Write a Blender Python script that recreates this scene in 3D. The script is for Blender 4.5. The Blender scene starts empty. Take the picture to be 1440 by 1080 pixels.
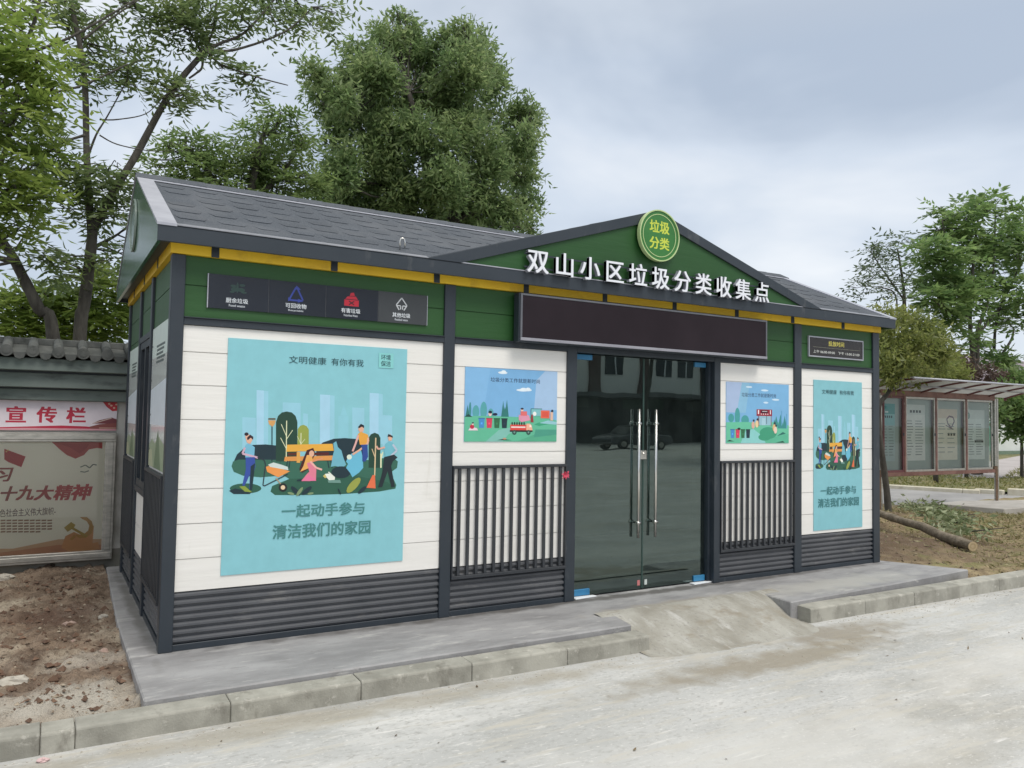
import bpy, math, random
import numpy as np
from mathutils import Vector, Matrix, noise
R = math.radians
scene = bpy.context.scene
COL = scene.collection
rng = np.random.default_rng(7)
random.seed(7)

# ------------------------------------------------------------------ camera, sky, sun, exposure
CAM = Vector((-0.6365, -5.1713, 1.4469))
CR = Vector((0.85896, -0.51176, 0.01673)).normalized()
CU = Vector((-0.03708, -0.02958, 0.99887)).normalized()
CF = Vector((0.51069, 0.85862, 0.04438)).normalized()
FPX = 1102.0                                    # focal length in pixels of a 1440 wide frame
cd = bpy.data.cameras.new('camera'); cam = bpy.data.objects.new('camera', cd); COL.objects.link(cam)
cd.sensor_width = 36.0; cd.lens = FPX / 1440.0 * 36.0; cd.clip_start = 0.05; cd.clip_end = 2000
cam.matrix_world = Matrix(((CR.x, CU.x, -CF.x, CAM.x), (CR.y, CU.y, -CF.y, CAM.y), (CR.z, CU.z, -CF.z, CAM.z), (0, 0, 0, 1)))
scene.camera = cam

SUN_DIR = Vector((0.12, -0.52, 0.85)).normalized()      # towards the hazy sun
w = bpy.data.worlds.new('World'); scene.world = w; w.use_nodes = True
nt = w.node_tree; nt.nodes.clear()
N = nt.nodes.new; Lk = nt.links.new
out = N('ShaderNodeOutputWorld'); tc = N('ShaderNodeTexCoord')
sky = N('ShaderNodeTexSky'); sky.sky_type = 'NISHITA'; sky.sun_disc = False
sky.sun_elevation = math.asin(SUN_DIR.z); sky.sun_rotation = math.atan2(SUN_DIR.x, SUN_DIR.y)
sky.air_density = 1.0; sky.dust_density = 2.0
bg1 = N('ShaderNodeBackground'); bg1.inputs[1].default_value = 0.10; Lk(sky.outputs[0], bg1.inputs[0])
mp = N('ShaderNodeMapping'); mp.inputs['Scale'].default_value = (1.0, 1.0, 1.9); mp.inputs['Location'].default_value = (0.30, 0.35, 0.1)
Lk(tc.outputs['Generated'], mp.inputs[0])
n1 = N('ShaderNodeTexNoise'); n1.inputs['Scale'].default_value = 1.9; n1.inputs['Detail'].default_value = 5; n1.inputs['Roughness'].default_value = 0.48; n1.inputs['Distortion'].default_value = 0.35
Lk(mp.outputs[0], n1.inputs['Vector'])
rp = N('ShaderNodeValToRGB'); e = rp.color_ramp.elements
e[0].position = 0.33; e[0].color = (0.45, 0.525, 0.635, 1); e[1].position = 0.60; e[1].color = (0.845, 0.88, 0.92, 1)
m_ = e.new(0.47); m_.color = (0.64, 0.71, 0.805, 1)
Lk(n1.outputs['Fac'], rp.inputs[0])
sx = N('ShaderNodeSeparateXYZ'); Lk(tc.outputs['Generated'], sx.inputs[0])
mr = N('ShaderNodeMapRange'); mr.inputs['From Min'].default_value = 0.45; mr.inputs['From Max'].default_value = 1.0; mr.inputs['To Min'].default_value = 1.0; mr.inputs['To Max'].default_value = 1.7
Lk(sx.outputs['Z'], mr.inputs['Value'])
zm = N('ShaderNodeMix'); zm.data_type = 'RGBA'; zr_ = N('ShaderNodeMapRange'); zr_.inputs['From Min'].default_value = 0.42; zr_.inputs['From Max'].default_value = 0.75
Lk(sx.outputs['Z'], zr_.inputs['Value']); Lk(zr_.outputs[0], zm.inputs['Factor']); Lk(rp.outputs[0], zm.inputs[6]); zm.inputs[7].default_value = (0.72, 0.72, 0.70, 1)
bg2 = N('ShaderNodeBackground'); Lk(zm.outputs[2], bg2.inputs[0]); Lk(mr.outputs[0], bg2.inputs[1])
mx = N('ShaderNodeMixShader'); mx.inputs[0].default_value = 0.86; Lk(bg1.outputs[0], mx.inputs[1]); Lk(bg2.outputs[0], mx.inputs[2])
Lk(mx.outputs[0], out.inputs[0])

sl = bpy.data.lights.new('sun', 'SUN'); sl.energy = 1.75; sl.angle = R(26); sl.color = (1.0, 0.95, 0.87)
so = bpy.data.objects.new('sun', sl); COL.objects.link(so); so.rotation_euler = SUN_DIR.to_track_quat('Z', 'Y').to_euler()
vs = scene.view_settings; vs.view_transform = 'Standard'; vs.look = 'None'; vs.exposure = 0.20; vs.gamma = 1.0; vs.use_curve_mapping = False

def at(px, py, Y):
    """the point of the plane y = Y that a photograph pixel (1440 x 1080) looks at"""
    d = CR * ((px - 720) / FPX) - CU * ((py - 540) / FPX) + CF
    t = (Y - CAM.y) / d.y
    return CAM + d * t
def at_z(px, py, Z):
    d = CR * ((px - 720) / FPX) - CU * ((py - 540) / FPX) + CF
    t = (Z - CAM.z) / d.z
    return CAM + d * t
def dep(p): return (Vector(p) - CAM).dot(CF)

# ------------------------------------------------------------------ materials
MATS = {}
def lin(c):
    return tuple(((v / 255) / 12.92 if v / 255 <= 0.04045 else ((v / 255 + 0.055) / 1.055) ** 2.4) for v in c)
def mat(name, c1, c2=None, scale=6.0, rough=0.6, bump=0.0, bscale=40.0, metal=0.0, detail=6.0, stretch=(1, 1, 1), lo=0.35, hi=0.65,
        spots=None, spec=None, bdist=0.004, island=0.0):
    """noise-mixed two-colour paint / stone / metal; spots = list of (colour, scale, lo, hi, stretch)"""
    if name in MATS: return MATS[name]
    m = bpy.data.materials.new(name); m.use_nodes = True; t = m.node_tree; b = t.nodes['Principled BSDF']
    b.inputs['Roughness'].default_value = rough; b.inputs['Metallic'].default_value = metal
    if spec is not None: b.inputs['Specular IOR Level'].default_value = spec
    c1 = tuple(c1) + (1,)
    if c2 is None: b.inputs['Base Color'].default_value = c1
    tco = t.nodes.new('ShaderNodeTexCoord'); mpn = t.nodes.new('ShaderNodeMapping'); mpn.inputs['Scale'].default_value = stretch
    t.links.new(tco.outputs['Object'], mpn.inputs[0])
    last = None
    if c2 is not None:
        c2 = tuple(c2) + (1,)
        nz = t.nodes.new('ShaderNodeTexNoise'); nz.inputs['Scale'].default_value = scale; nz.inputs['Detail'].default_value = detail; nz.inputs['Roughness'].default_value = 0.6
        t.links.new(mpn.outputs[0], nz.inputs['Vector'])
        r = t.nodes.new('ShaderNodeValToRGB'); r.color_ramp.elements[0].position = lo; r.color_ramp.elements[1].position = hi
        r.color_ramp.elements[0].color = c1; r.color_ramp.elements[1].color = c2
        t.links.new(nz.outputs['Fac'], r.inputs[0]); last = r.outputs[0]
        for sp in (spots or []):
            col, sc, l, h, st = sp
            mp2 = t.nodes.new('ShaderNodeMapping'); mp2.inputs['Scale'].default_value = st; mp2.inputs['Location'].default_value = (sc, 2.3, 0.7)
            t.links.new(tco.outputs['Object'], mp2.inputs[0])
            n2 = t.nodes.new('ShaderNodeTexNoise'); n2.inputs['Scale'].default_value = sc; n2.inputs['Detail'].default_value = 5; n2.inputs['Roughness'].default_value = 0.65
            t.links.new(mp2.outputs[0], n2.inputs['Vector'])
            mr2 = t.nodes.new('ShaderNodeMapRange'); mr2.inputs['From Min'].default_value = l; mr2.inputs['From Max'].default_value = h
            t.links.new(n2.outputs['Fac'], mr2.inputs['Value'])
            mxx = t.nodes.new('ShaderNodeMix'); mxx.data_type = 'RGBA'
            t.links.new(mr2.outputs[0], mxx.inputs['Factor']); t.links.new(last, mxx.inputs[6]); mxx.inputs[7].default_value = tuple(col) + (1,)
            last = mxx.outputs[2]
        if island:
            g = t.nodes.new('ShaderNodeNewGeometry'); mr3 = t.nodes.new('ShaderNodeMapRange'); mr3.inputs['To Min'].default_value = 1 - island; mr3.inputs['To Max'].default_value = 1 + island
            t.links.new(g.outputs['Random Per Island'], mr3.inputs['Value'])
            hs = t.nodes.new('ShaderNodeHueSaturation'); t.links.new(mr3.outputs[0], hs.inputs['Value']); t.links.new(last, hs.inputs['Color']); last = hs.outputs[0]
        t.links.new(last, b.inputs['Base Color'])
    if bump:
        n3 = t.nodes.new('ShaderNodeTexNoise'); n3.inputs['Scale'].default_value = bscale; n3.inputs['Detail'].default_value = 4
        t.links.new(mpn.outputs[0], n3.inputs['Vector'])
        bp = t.nodes.new('ShaderNodeBump'); bp.inputs['Strength'].default_value = bump; bp.inputs['Distance'].default_value = bdist
        t.links.new(n3.outputs['Fac'], bp.inputs['Height']); t.links.new(bp.outputs[0], b.inputs['Normal'])
    MATS[name] = m
    return m
def ink(rgb, rough=0.45):
    """printed ink of one colour (rgb 0-255 as the print would look in even light)"""
    k = 'ink_%d_%d_%d' % tuple(int(v) for v in rgb)
    l = lin(rgb)
    return mat(k, l, tuple(v * 0.93 for v in l), scale=9, rough=rough)
def leafmat(name, c1, c2, c3, trans=0.3, isl=0.35):
    if name in MATS: return MATS[name]
    m = bpy.data.materials.new(name); m.use_nodes = True; t = m.node_tree; b = t.nodes['Principled BSDF']
    b.inputs['Roughness'].default_value = 0.45; b.inputs['Specular IOR Level'].default_value = 0.35
    g = t.nodes.new('ShaderNodeNewGeometry'); r = t.nodes.new('ShaderNodeValToRGB')
    r.color_ramp.elements[0].color = tuple(c1) + (1,); r.color_ramp.elements[1].color = tuple(c3) + (1,)
    mm = r.color_ramp.elements.new(0.5); mm.color = tuple(c2) + (1,)
    tco = t.nodes.new('ShaderNodeTexCoord'); nz = t.nodes.new('ShaderNodeTexNoise'); nz.inputs['Scale'].default_value = 1.3; nz.inputs['Detail'].default_value = 2
    t.links.new(tco.outputs['Object'], nz.inputs['Vector'])
    ma = t.nodes.new('ShaderNodeMath'); ma.operation = 'MULTIPLY_ADD'; ma.inputs[1].default_value = 0.55
    t.links.new(g.outputs['Random Per Island'], ma.inputs[0])
    mb = t.nodes.new('ShaderNodeMapRange'); mb.inputs['From Min'].default_value = 0.3; mb.inputs['From Max'].default_value = 0.7; mb.inputs['To Max'].default_value = 0.45
    t.links.new(nz.outputs['Fac'], mb.inputs['Value']); t.links.new(mb.outputs[0], ma.inputs[2])
    t.links.new(ma.outputs[0], r.inputs[0]); t.links.new(r.outputs[0], b.inputs['Base Color'])
    tr = t.nodes.new('ShaderNodeBsdfTranslucent'); mxs = t.nodes.new('ShaderNodeMixShader'); mxs.inputs[0].default_value = trans
    br = t.nodes.new('ShaderNodeHueSaturation'); br.inputs['Value'].default_value = 1.5; t.links.new(r.outputs[0], br.inputs['Color']); t.links.new(br.outputs[0], tr.inputs['Color'])
    o = t.nodes['Material Output']; t.links.new(b.outputs[0], mxs.inputs[1]); t.links.new(tr.outputs[0], mxs.inputs[2]); t.links.new(mxs.outputs[0], o.inputs[0])
    MATS[name] = m
    return m

FRAME = mat('charcoal_paint', (0.022, 0.031, 0.042), (0.030, 0.039, 0.051), scale=3, rough=0.42, spots=[((0.10, 0.105, 0.11), 7, 0.60, 0.80, (1, 1, .35))])
FRAME2 = mat('charcoal_louvre_paint', (0.075, 0.080, 0.090), (0.098, 0.102, 0.112), scale=3, rough=0.5, spots=[((0.20, 0.195, 0.19), 5, 0.60, 0.78, (.5, 1, 2))])
WHITE = mat('white_siding', (0.76, 0.745, 0.71), (0.82, 0.805, 0.775), scale=2.2, rough=0.55, bump=0.5, bscale=22, stretch=(.12, 1, 1.6), spots=[((0.66, 0.64, 0.59), 1.4, 0.56, 0.80, (1, 1, 1)), ((0.66, 0.64, 0.59), 9, 0.64, 0.90, (1.6, 1, .25))])
GREEN = mat('green_siding', (0.012, 0.068, 0.012), (0.017, 0.082, 0.016), scale=2.5, rough=0.5, bump=0.5, bscale=22, stretch=(.12, 1, 1.6))
GLOSSG = mat('glossy_green_sheet', (0.022, 0.085, 0.040), (0.045, 0.115, 0.062), scale=3.5, rough=0.20, spec=0.5, bump=.25, bscale=5)
YELLOW = mat('yellow_paint', (0.88, 0.58, 0.030), (0.82, 0.51, 0.03), scale=3, rough=0.5, spots=[((0.58, 0.36, 0.03), 4, 0.55, 0.75, (1, 1, 1))])
SHING = mat('asphalt_shingle', (0.042, 0.051, 0.064), (0.092, 0.104, 0.122), scale=90, rough=0.92, bump=0.7, bscale=260, detail=3, island=0.10, spots=[((0.115, 0.123, 0.136), 1.5, 0.5, 0.8, (1, 1, 1))], bdist=0.002)
FLASH = mat('metal_flashing', (0.34, 0.35, 0.40), (0.44, 0.45, 0.50), scale=5, rough=0.42, metal=0.25)
STEEL = mat('brushed_steel', (0.62, 0.61, 0.58), (0.72, 0.71, 0.69), scale=5, rough=0.22, metal=1.0)
ALU = mat('aluminium_frame', (0.36, 0.35, 0.32), (0.52, 0.50, 0.46), scale=9, rough=0.34, metal=0.7, stretch=(1, 1, 3))
SCREEN = mat('led_screen_face', (0.021, 0.0155, 0.020), (0.027, 0.020, 0.0255), scale=2, rough=0.7, spec=0.12)
SLAB = mat('trowelled_concrete', (0.225, 0.222, 0.225), (0.345, 0.342, 0.345), scale=2.6, rough=0.72, bump=0.4, bscale=70, stretch=(.8, 2.0, 1), bdist=0.003, detail=9,
           spots=[((0.46, 0.45, 0.44), 3.4, 0.57, 0.72, (.6, 2.2, 1)), ((0.20, 0.19, 0.185), 9, 0.58, 0.75, (.5, 2.2, 1)), ((0.52, 0.51, 0.49), 14, 0.63, 0.72, (.3, 2.5, 1)), ((0.18, 0.175, 0.17), 50, 0.62, 0.72, (1, 1, 1))])
KERB = mat('kerb_concrete', (0.245, 0.238, 0.205), (0.375, 0.365, 0.32), scale=5, rough=0.88, bump=0.5, bscale=90, island=0.10, spots=[((0.17, 0.16, 0.135), 8, 0.56, 0.74, (1, 1, .5)), ((0.50, 0.48, 0.43), 15, 0.60, 0.75, (1, 1, 1))])
SOIL = mat('bare_soil', (0.110, 0.074, 0.051), (0.27, 0.200, 0.143), scale=7, rough=0.97, bump=1.0, bscale=75, bdist=0.02, detail=9,
           spots=[((0.40, 0.34, 0.26), 2.2, 0.52, 0.68, (1, 1, 1)), ((0.07, 0.045, 0.032), 16, 0.60, 0.72, (1, 1, 1))])
MULCH = mat('mulched_soil', (0.16, 0.115, 0.065), (0.34, 0.27, 0.155), scale=6, rough=0.97, bump=1.0, bscale=60, bdist=0.02, detail=9,
            spots=[((0.20, 0.20, 0.075), 3.0, 0.50, 0.66, (1, 1, 1)), ((0.40, 0.33, 0.21), 22, 0.63, 0.74, (1, 1, 1))])
BARK = mat('tree_bark', (0.045, 0.040, 0.034), (0.10, 0.092, 0.078), scale=14, rough=0.95, bump=0.9, bscale=40, stretch=(1, 1, .3), bdist=0.01)
BARM = mat('charcoal_bar_paint', (0.026, 0.030, 0.037), (0.036, 0.040, 0.047), scale=4, rough=0.5)
PAPER = mat('white_plastic', (0.78, 0.80, 0.82), (0.72, 0.74, 0.77), scale=6, rough=0.5)

# ------------------------------------------------------------------ mesh helpers
class MB:
    def __init__(s): s.v = []; s.f = []; s.m = []; s.sm = []
    def add(s, vs_, fs_, mi=0, smooth=False):
        o = len(s.v); s.v += [tuple(p) for p in vs_]
        for f in fs_: s.f.append(tuple(i + o for i in f)); s.m.append(mi); s.sm.append(smooth)
    def box(s, x0, x1, y0, y1, z0, z1, mi=0):
        p = [(x0, y0, z0), (x1, y0, z0), (x1, y1, z0), (x0, y1, z0), (x0, y0, z1), (x1, y0, z1), (x1, y1, z1), (x0, y1, z1)]
        s.add(p, [(0, 3, 2, 1), (4, 5, 6, 7), (0, 1, 5, 4), (1, 2, 6, 5), (2, 3, 7, 6), (3, 0, 4, 7)], mi)
    def prism(s, poly, d, mi=0):
        """polygon (3D points) pushed along vector d"""
        n = len(poly); a = [Vector(p) for p in poly]; b = [p + Vector(d) for p in a]
        s.add(a + b, [tuple(range(n))[::-1], tuple(range(n, 2 * n))] + [(i, (i + 1) % n, (i + 1) % n + n, i + n) for i in range(n)], mi)
    def face(s, pts, mi=0): s.add(pts, [tuple(range(len(pts)))], mi)
    def tube(s, pts, radii, n=8, mi=0, cap=True):
        pts = [Vector(p) for p in pts]
        if not hasattr(radii, '__len__'): radii = [radii] * len(pts)
        rings = []; prev = None
        for i, p in enumerate(pts):
            d = (pts[min(i + 1, len(pts) - 1)] - pts[max(i - 1, 0)]).normalized()
            if prev is None:
                a = d.orthogonal().normalized()
            else:
                a = (prev - d * prev.dot(d)).normalized()
            prev = a; b = d.cross(a)
            rings.append([p + (a * math.cos(2 * math.pi * k / n) + b * math.sin(2 * math.pi * k / n)) * radii[i] for k in range(n)])
        vs_ = [q for r in rings for q in r]; fs_ = []
        for i in range(len(pts) - 1):
            for k in range(n):
                fs_.append((i * n + k, i * n + (k + 1) % n, (i + 1) * n + (k + 1) % n, (i + 1) * n + k))
        s.add(vs_, fs_, mi, True)
        if cap:
            o = len(s.v) - len(vs_)
            s.f.append(tuple(o + k for k in range(n))[::-1]); s.m.append(mi); s.sm.append(False)
            s.f.append(tuple(o + (len(pts) - 1) * n + k for k in range(n))); s.m.append(mi); s.sm.append(False)
    def build(s, name, mats, parent=None, bevel=0.0):
        me = bpy.data.meshes.new(name); me.from_pydata(s.v, [], s.f)
        if not isinstance(mats, (list, tuple)): mats = [mats]
        for m in mats: me.materials.append(m)
        if s.f:
            me.polygons.foreach_set('material_index', s.m); me.polygons.foreach_set('use_smooth', s.sm)
        me.update()
        o = bpy.data.objects.new(name, me); COL.objects.link(o)
        if parent is not None:
            o.parent = parent
            if parent.parent is None: o.matrix_parent_inverse = Matrix.Translation(-Vector(parent.location))
        elif s.v:
            a = np.array(s.v); base = Vector(((a[:, 0].min() + a[:, 0].max()) / 2, (a[:, 1].min() + a[:, 1].max()) / 2, a[:, 2].min()))
            me.transform(Matrix.Translation(-base)); o.location = base
        if bevel:
            b = o.modifiers.new('edge', 'BEVEL'); b.width = bevel; b.segments = 1; b.limit_method = 'ANGLE'; b.angle_limit = R(40)
        return o
def tag(o, label=None, cat=None, group=None, kind=None):
    if label: o['label'] = label
    if cat: o['category'] = cat
    if group: o['group'] = group
    if kind: o['kind'] = kind
    return o
def thing(name, label, cat, loc, group=None):
    o = bpy.data.objects.new(name, None); COL.objects.link(o); o.location = loc; o.empty_display_size = 0.2
    return tag(o, label, cat, group)

_tc = {}
def glyphs(s, bold=0.0, extrude=0.0):
    k = (s, bold, extrude)
    if k in _tc: return _tc[k]
    c = bpy.data.curves.new('lettering', 'FONT'); c.body = s; c.size = 1.0; c.extrude = extrude; c.resolution_u = 3
    if extrude == 0: c.fill_mode = 'FRONT'
    o = bpy.data.objects.new('lettering', c); COL.objects.link(o)
    bpy.context.view_layer.update()
    me = bpy.data.meshes.new_from_object(o.evaluated_get(bpy.context.evaluated_depsgraph_get()))
    vv = [tuple(v.co) for v in me.vertices]; ff = [tuple(p.vertices) for p in me.polygons]
    bpy.data.objects.remove(o); bpy.data.curves.remove(c); bpy.data.meshes.remove(me)
    if bold:                                                # heavier strokes: the outline laid over itself a little to each side, each a hair deeper
        v0, f0, vv, ff = vv, ff, [], []
        for k, (dx, dy) in enumerate(((0, 0), (bold, bold * .6), (-bold, bold * .6), (bold, -bold * .6), (-bold, -bold * .6))):
            b0 = len(vv); q = 1.0 - .02 * k
            vv += [(x + dx, y + dy, (z * q if extrude else -k * .15)) for x, y, z in v0]; ff += [tuple(i + b0 for i in f) for f in f0]
    _tc[k] = (vv, ff)
    return vv, ff
class Frame:
    """flat drawing frame: origin O, axes U (right) V (up) N (out of the sheet); layers lie a fraction of a mm apart"""
    def __init__(s, mb, O, U, V, NN, W, H, mats, step=0.00003):
        s.mb = mb; s.O = Vector(O); s.U = Vector(U); s.V = Vector(V); s.N = Vector(NN); s.W = W; s.H = H; s.mats = mats; s.k = 1; s.step = step
    def p(s, u, v, k=None): return s.O + s.U * (u * s.W) + s.V * (v * s.H) + s.N * ((s.k if k is None else k) * s.step)
    def mi(s, c):
        m = c if isinstance(c, bpy.types.Material) else ink(c)
        if m not in s.mats: s.mats.append(m)
        return s.mats.index(m)
    def poly(s, pts, c):
        s.k += 1; s.mb.face([s.p(u, v) for u, v in pts], s.mi(c))
    def rect(s, u0, v0, u1, v1, c): s.poly([(u0, v0), (u1, v0), (u1, v1), (u0, v1)], c)
    def ell(s, u, v, a, b, c, n=20, a0=0, a1=360):
        s.poly([(u + a * math.cos(R(a0 + (a1 - a0) * i / (n if a1 - a0 == 360 else n - 1))), v + b * math.sin(R(a0 + (a1 - a0) * i / (n if a1 - a0 == 360 else n - 1)))) for i in range(n)], c)
    def line(s, pts, wdt, c):
        s.k += 1; asp = s.H / s.W; m = s.mi(c)
        for (a, b), (c2, d) in zip(pts[:-1], pts[1:]):
            dx, dy = (c2 - a), (d - b) * asp; l = math.hypot(dx, dy) or 1; nx, ny = -dy / l * wdt / 2, dx / l * wdt / 2 / asp
            s.mb.face([s.p(a + nx, b + ny), s.p(a - nx, b - ny), s.p(c2 - nx, d - ny), s.p(c2 + nx, d + ny)], m)
    def text(s, t, u0, v0, u1, v1, c, bold=0.0, slant=0.0):
        """text stretched into the box u0..u1, v0..v1"""
        s.k += 1; vv, ff = glyphs(t, bold)
        if not vv: return
        a = np.array(vv); x0, y0 = a[:, 0].min(), a[:, 1].min(); x1, y1 = a[:, 0].max(), a[:, 1].max(); m = s.mi(c)
        pts = []
        for x, y, z in vv:
            tu = (x - x0) / (x1 - x0); tv = (y - y0) / max(y1 - y0, 1e-6)
            pts.append(s.p(u0 + (u1 - u0) * tu + slant * (tv - .5), v0 + (v1 - v0) * tv, s.k + z))
        s.mb.add(pts, ff, m)
def homog(src, dst):
    A = []; b = []
    for (x, y), (u, v) in zip(src, dst):
        A += [[x, y, 1, 0, 0, 0, -u * x, -u * y], [0, 0, 0, x, y, 1, -v * x, -v * y]]; b += [u, v]
    h = np.linalg.solve(np.array(A, float), np.array(b, float))
    def f(x, y):
        q = h[6] * x + h[7] * y + 1
        return ((h[0] * x + h[1] * y + h[2]) / q, (h[3] * x + h[4] * y + h[5]) / q)
    return f

# ------------------------------------------------------------------ setting: ground, plaza, slab, kerb, ramp, soil
def fbm(x, y, sc, seed=0.0, octv=4):
    v = 0; a = 1; t = 0
    for _ in range(octv):
        v += a * noise.noise(Vector((x * sc, y * sc, seed))); t += a; a *= 0.5; sc *= 2.1
    return v / t
def smooth(t): t = max(0, min(1, t)); return t * t * (3 - 2 * t)
def sheet(name, outline, z, m):
    mb = MB(); mb.face([(x, y, z if not callable(z) else z(x, y)) for x, y in outline]); return tag(mb.build(name, m), kind='structure')
def grid(name, xs, ys, zf, m, keep=None):
    mb = MB(); nx = len(xs); ny = len(ys)
    mb.v = [(x, y, zf(x, y)) for y in ys for x in xs]
    for j in range(ny - 1):
        for i in range(nx - 1):
            if keep is None or keep(0.5 * (xs[i] + xs[i + 1]), 0.5 * (ys[j] + ys[j + 1])):
                mb.f.append((j * nx + i, j * nx + i + 1, (j + 1) * nx + i + 1, (j + 1) * nx + i)); mb.m.append(0); mb.sm.append(True)
    return tag(mb.build(name, m), kind='structure')
def frange(a, b, s):
    n = max(1, int(round((b - a) / s))); return [a + (b - a) * i / n for i in range(n + 1)]
GRASSY = mat('dry_grass_ground', (0.13, 0.12, 0.055), (0.26, 0.23, 0.12), scale=3, rough=0.97, bump=0.9, bscale=30, bdist=0.02, detail=9, spots=[((0.10, 0.13, 0.04), 1.1, 0.48, 0.66, (1, 1, 1))])
sheet('ground', [(-900, -900), (900, -900), (900, 900), (-900, 900)], -0.24, GRASSY)

# concrete plaza in front, with a dirt-stained patch by the ramp
ROAD = mat('plaza_concrete', (0.375, 0.377, 0.364), (0.485, 0.487, 0.475), scale=0.9, rough=0.85, bump=0.6, bscale=150, detail=9, bdist=0.003, lo=0.36, hi=0.60, stretch=(.7, 1.5, 1),
           spots=[((0.57, 0.565, 0.545), 1.7, 0.52, 0.68, (.5, 1.6, 1)), ((0.375, 0.36, 0.32), 0.8, 0.52, 0.68, (.5, 1.4, 1)), ((0.30, 0.295, 0.275), 34, 0.52, 0.74, (.7, 1.3, 1)), ((0.64, 0.63, 0.60), 48, 0.58, 0.72, (.8, 1.2, 1)), ((0.14, 0.13, 0.115), 75, 0.66, 0.72, (1, 1, 1)), ((0.62, 0.61, 0.585), 13, 0.60, 0.70, (.25, 2.6, 1)), ((0.47, 0.45, 0.40), 6, 0.52, 0.66, (.35, 2.4, 1)), ((0.58, 0.57, 0.54), 9, 0.62, 0.74, (.6, 1.6, 1))])
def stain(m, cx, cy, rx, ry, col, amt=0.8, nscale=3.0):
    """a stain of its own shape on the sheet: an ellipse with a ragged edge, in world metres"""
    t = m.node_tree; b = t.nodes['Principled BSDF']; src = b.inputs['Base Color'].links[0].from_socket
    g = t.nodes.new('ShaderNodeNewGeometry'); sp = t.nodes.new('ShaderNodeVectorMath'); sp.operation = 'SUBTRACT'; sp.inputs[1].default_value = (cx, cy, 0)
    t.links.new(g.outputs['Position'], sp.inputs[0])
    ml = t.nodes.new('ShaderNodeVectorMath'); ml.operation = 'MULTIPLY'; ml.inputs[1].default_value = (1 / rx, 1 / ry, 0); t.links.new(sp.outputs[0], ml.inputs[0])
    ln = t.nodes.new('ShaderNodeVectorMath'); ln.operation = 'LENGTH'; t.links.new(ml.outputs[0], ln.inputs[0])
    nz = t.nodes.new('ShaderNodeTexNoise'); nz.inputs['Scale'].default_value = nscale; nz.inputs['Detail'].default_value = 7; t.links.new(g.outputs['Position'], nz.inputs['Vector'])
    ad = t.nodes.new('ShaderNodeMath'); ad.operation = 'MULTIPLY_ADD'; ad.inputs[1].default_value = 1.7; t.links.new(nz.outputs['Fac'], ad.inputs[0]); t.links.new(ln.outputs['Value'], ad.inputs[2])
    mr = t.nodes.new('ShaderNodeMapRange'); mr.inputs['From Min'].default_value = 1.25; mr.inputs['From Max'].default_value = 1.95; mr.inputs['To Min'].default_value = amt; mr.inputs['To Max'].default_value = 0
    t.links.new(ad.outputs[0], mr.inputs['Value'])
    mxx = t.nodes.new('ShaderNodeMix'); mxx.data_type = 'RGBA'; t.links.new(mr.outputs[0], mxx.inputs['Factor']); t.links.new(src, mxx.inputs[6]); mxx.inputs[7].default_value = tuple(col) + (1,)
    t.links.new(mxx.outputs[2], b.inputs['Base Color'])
stain(ROAD, 3.7, -1.50, 1.5, 0.20, (0.26, 0.225, 0.165), 0.75, 6)
stain(ROAD, 4.7, -1.25, 0.8, 0.22, (0.25, 0.215, 0.16), 0.7, 6)
stain(ROAD, 0.6, -1.10, 2.8, 0.13, (0.30, 0.265, 0.20), 0.55, 5)
stain(ROAD, 2.2, -2.6, 1.6, 0.55, (0.56, 0.555, 0.53), 0.6)
stain(ROAD, 5.5, -2.3, 2.0, 0.35, (0.55, 0.54, 0.51), 0.6)
def road_z(x, y=0): return -0.128 - 0.005 * max(-2, min(x, 16))
mb = MB(); xs = frange(-60, 70, 1.0)
for a, b in zip(xs[:-1], xs[1:]):
    mb.face([(a, -70, road_z(a)), (b, -70, road_z(b)), (b, -0.93, road_z(b)), (a, -0.93, road_z(a))])
tag(mb.build('road', ROAD), kind='structure')

# the slab the kiosk stands on
mb = MB()
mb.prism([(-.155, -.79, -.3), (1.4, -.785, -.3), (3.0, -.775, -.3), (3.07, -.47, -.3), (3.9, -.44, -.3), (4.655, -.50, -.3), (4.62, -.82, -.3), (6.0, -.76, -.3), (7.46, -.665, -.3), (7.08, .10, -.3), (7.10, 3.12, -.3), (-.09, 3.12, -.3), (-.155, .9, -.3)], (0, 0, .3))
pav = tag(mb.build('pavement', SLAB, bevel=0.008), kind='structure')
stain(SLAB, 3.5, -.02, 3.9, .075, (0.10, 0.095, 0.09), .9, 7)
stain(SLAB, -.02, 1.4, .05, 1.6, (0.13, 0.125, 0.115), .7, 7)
stain(SLAB, 3.8, -.42, 1.0, .10, (0.30, 0.275, 0.23), .8, 6)
stain(SLAB, 5.6, -.5, 1.3, .22, (0.40, 0.39, 0.36), .7, 5)
# kerb stones
mb = MB()
def stones(x0, x1, st):
    x = x0
    while x < x1 - 0.02:
        e_ = min(x + st, x1); j = random.uniform(-.004, .004); k = random.uniform(-.004, .004)
        y0 = -.945 + k; y1 = -.802; zt = -.026 - 0.0025 * max(0, x) + j
        prof = [(y0 - .004, -.34), (y0, zt - .010), (y0 + .009, zt), (y1, zt + .004), (y1, -.34)]
        mb.prism([(x + .0018, a, b) for a, b in prof], (e_ - x - .0036, 0, 0))
        x = e_
stones(-9.0, -0.46, .70); stones(-0.46, 3.02, .697); stones(4.70, 15.5, .70)
tag(mb.build('kerb', KERB, bevel=0.004), kind='structure')
mb = MB(); mb.box(-9.0, 3.0, -.935, -.81, -.4, -.045); mb.box(4.72, 15.5, -.935, -.81, -.4, -.055)      # bedding mortar in the joints
tag(mb.build('kerb_bedding', mat('mortar', (.16, .15, .13), (.22, .21, .18), scale=20, rough=.95)), kind='structure')
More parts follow.
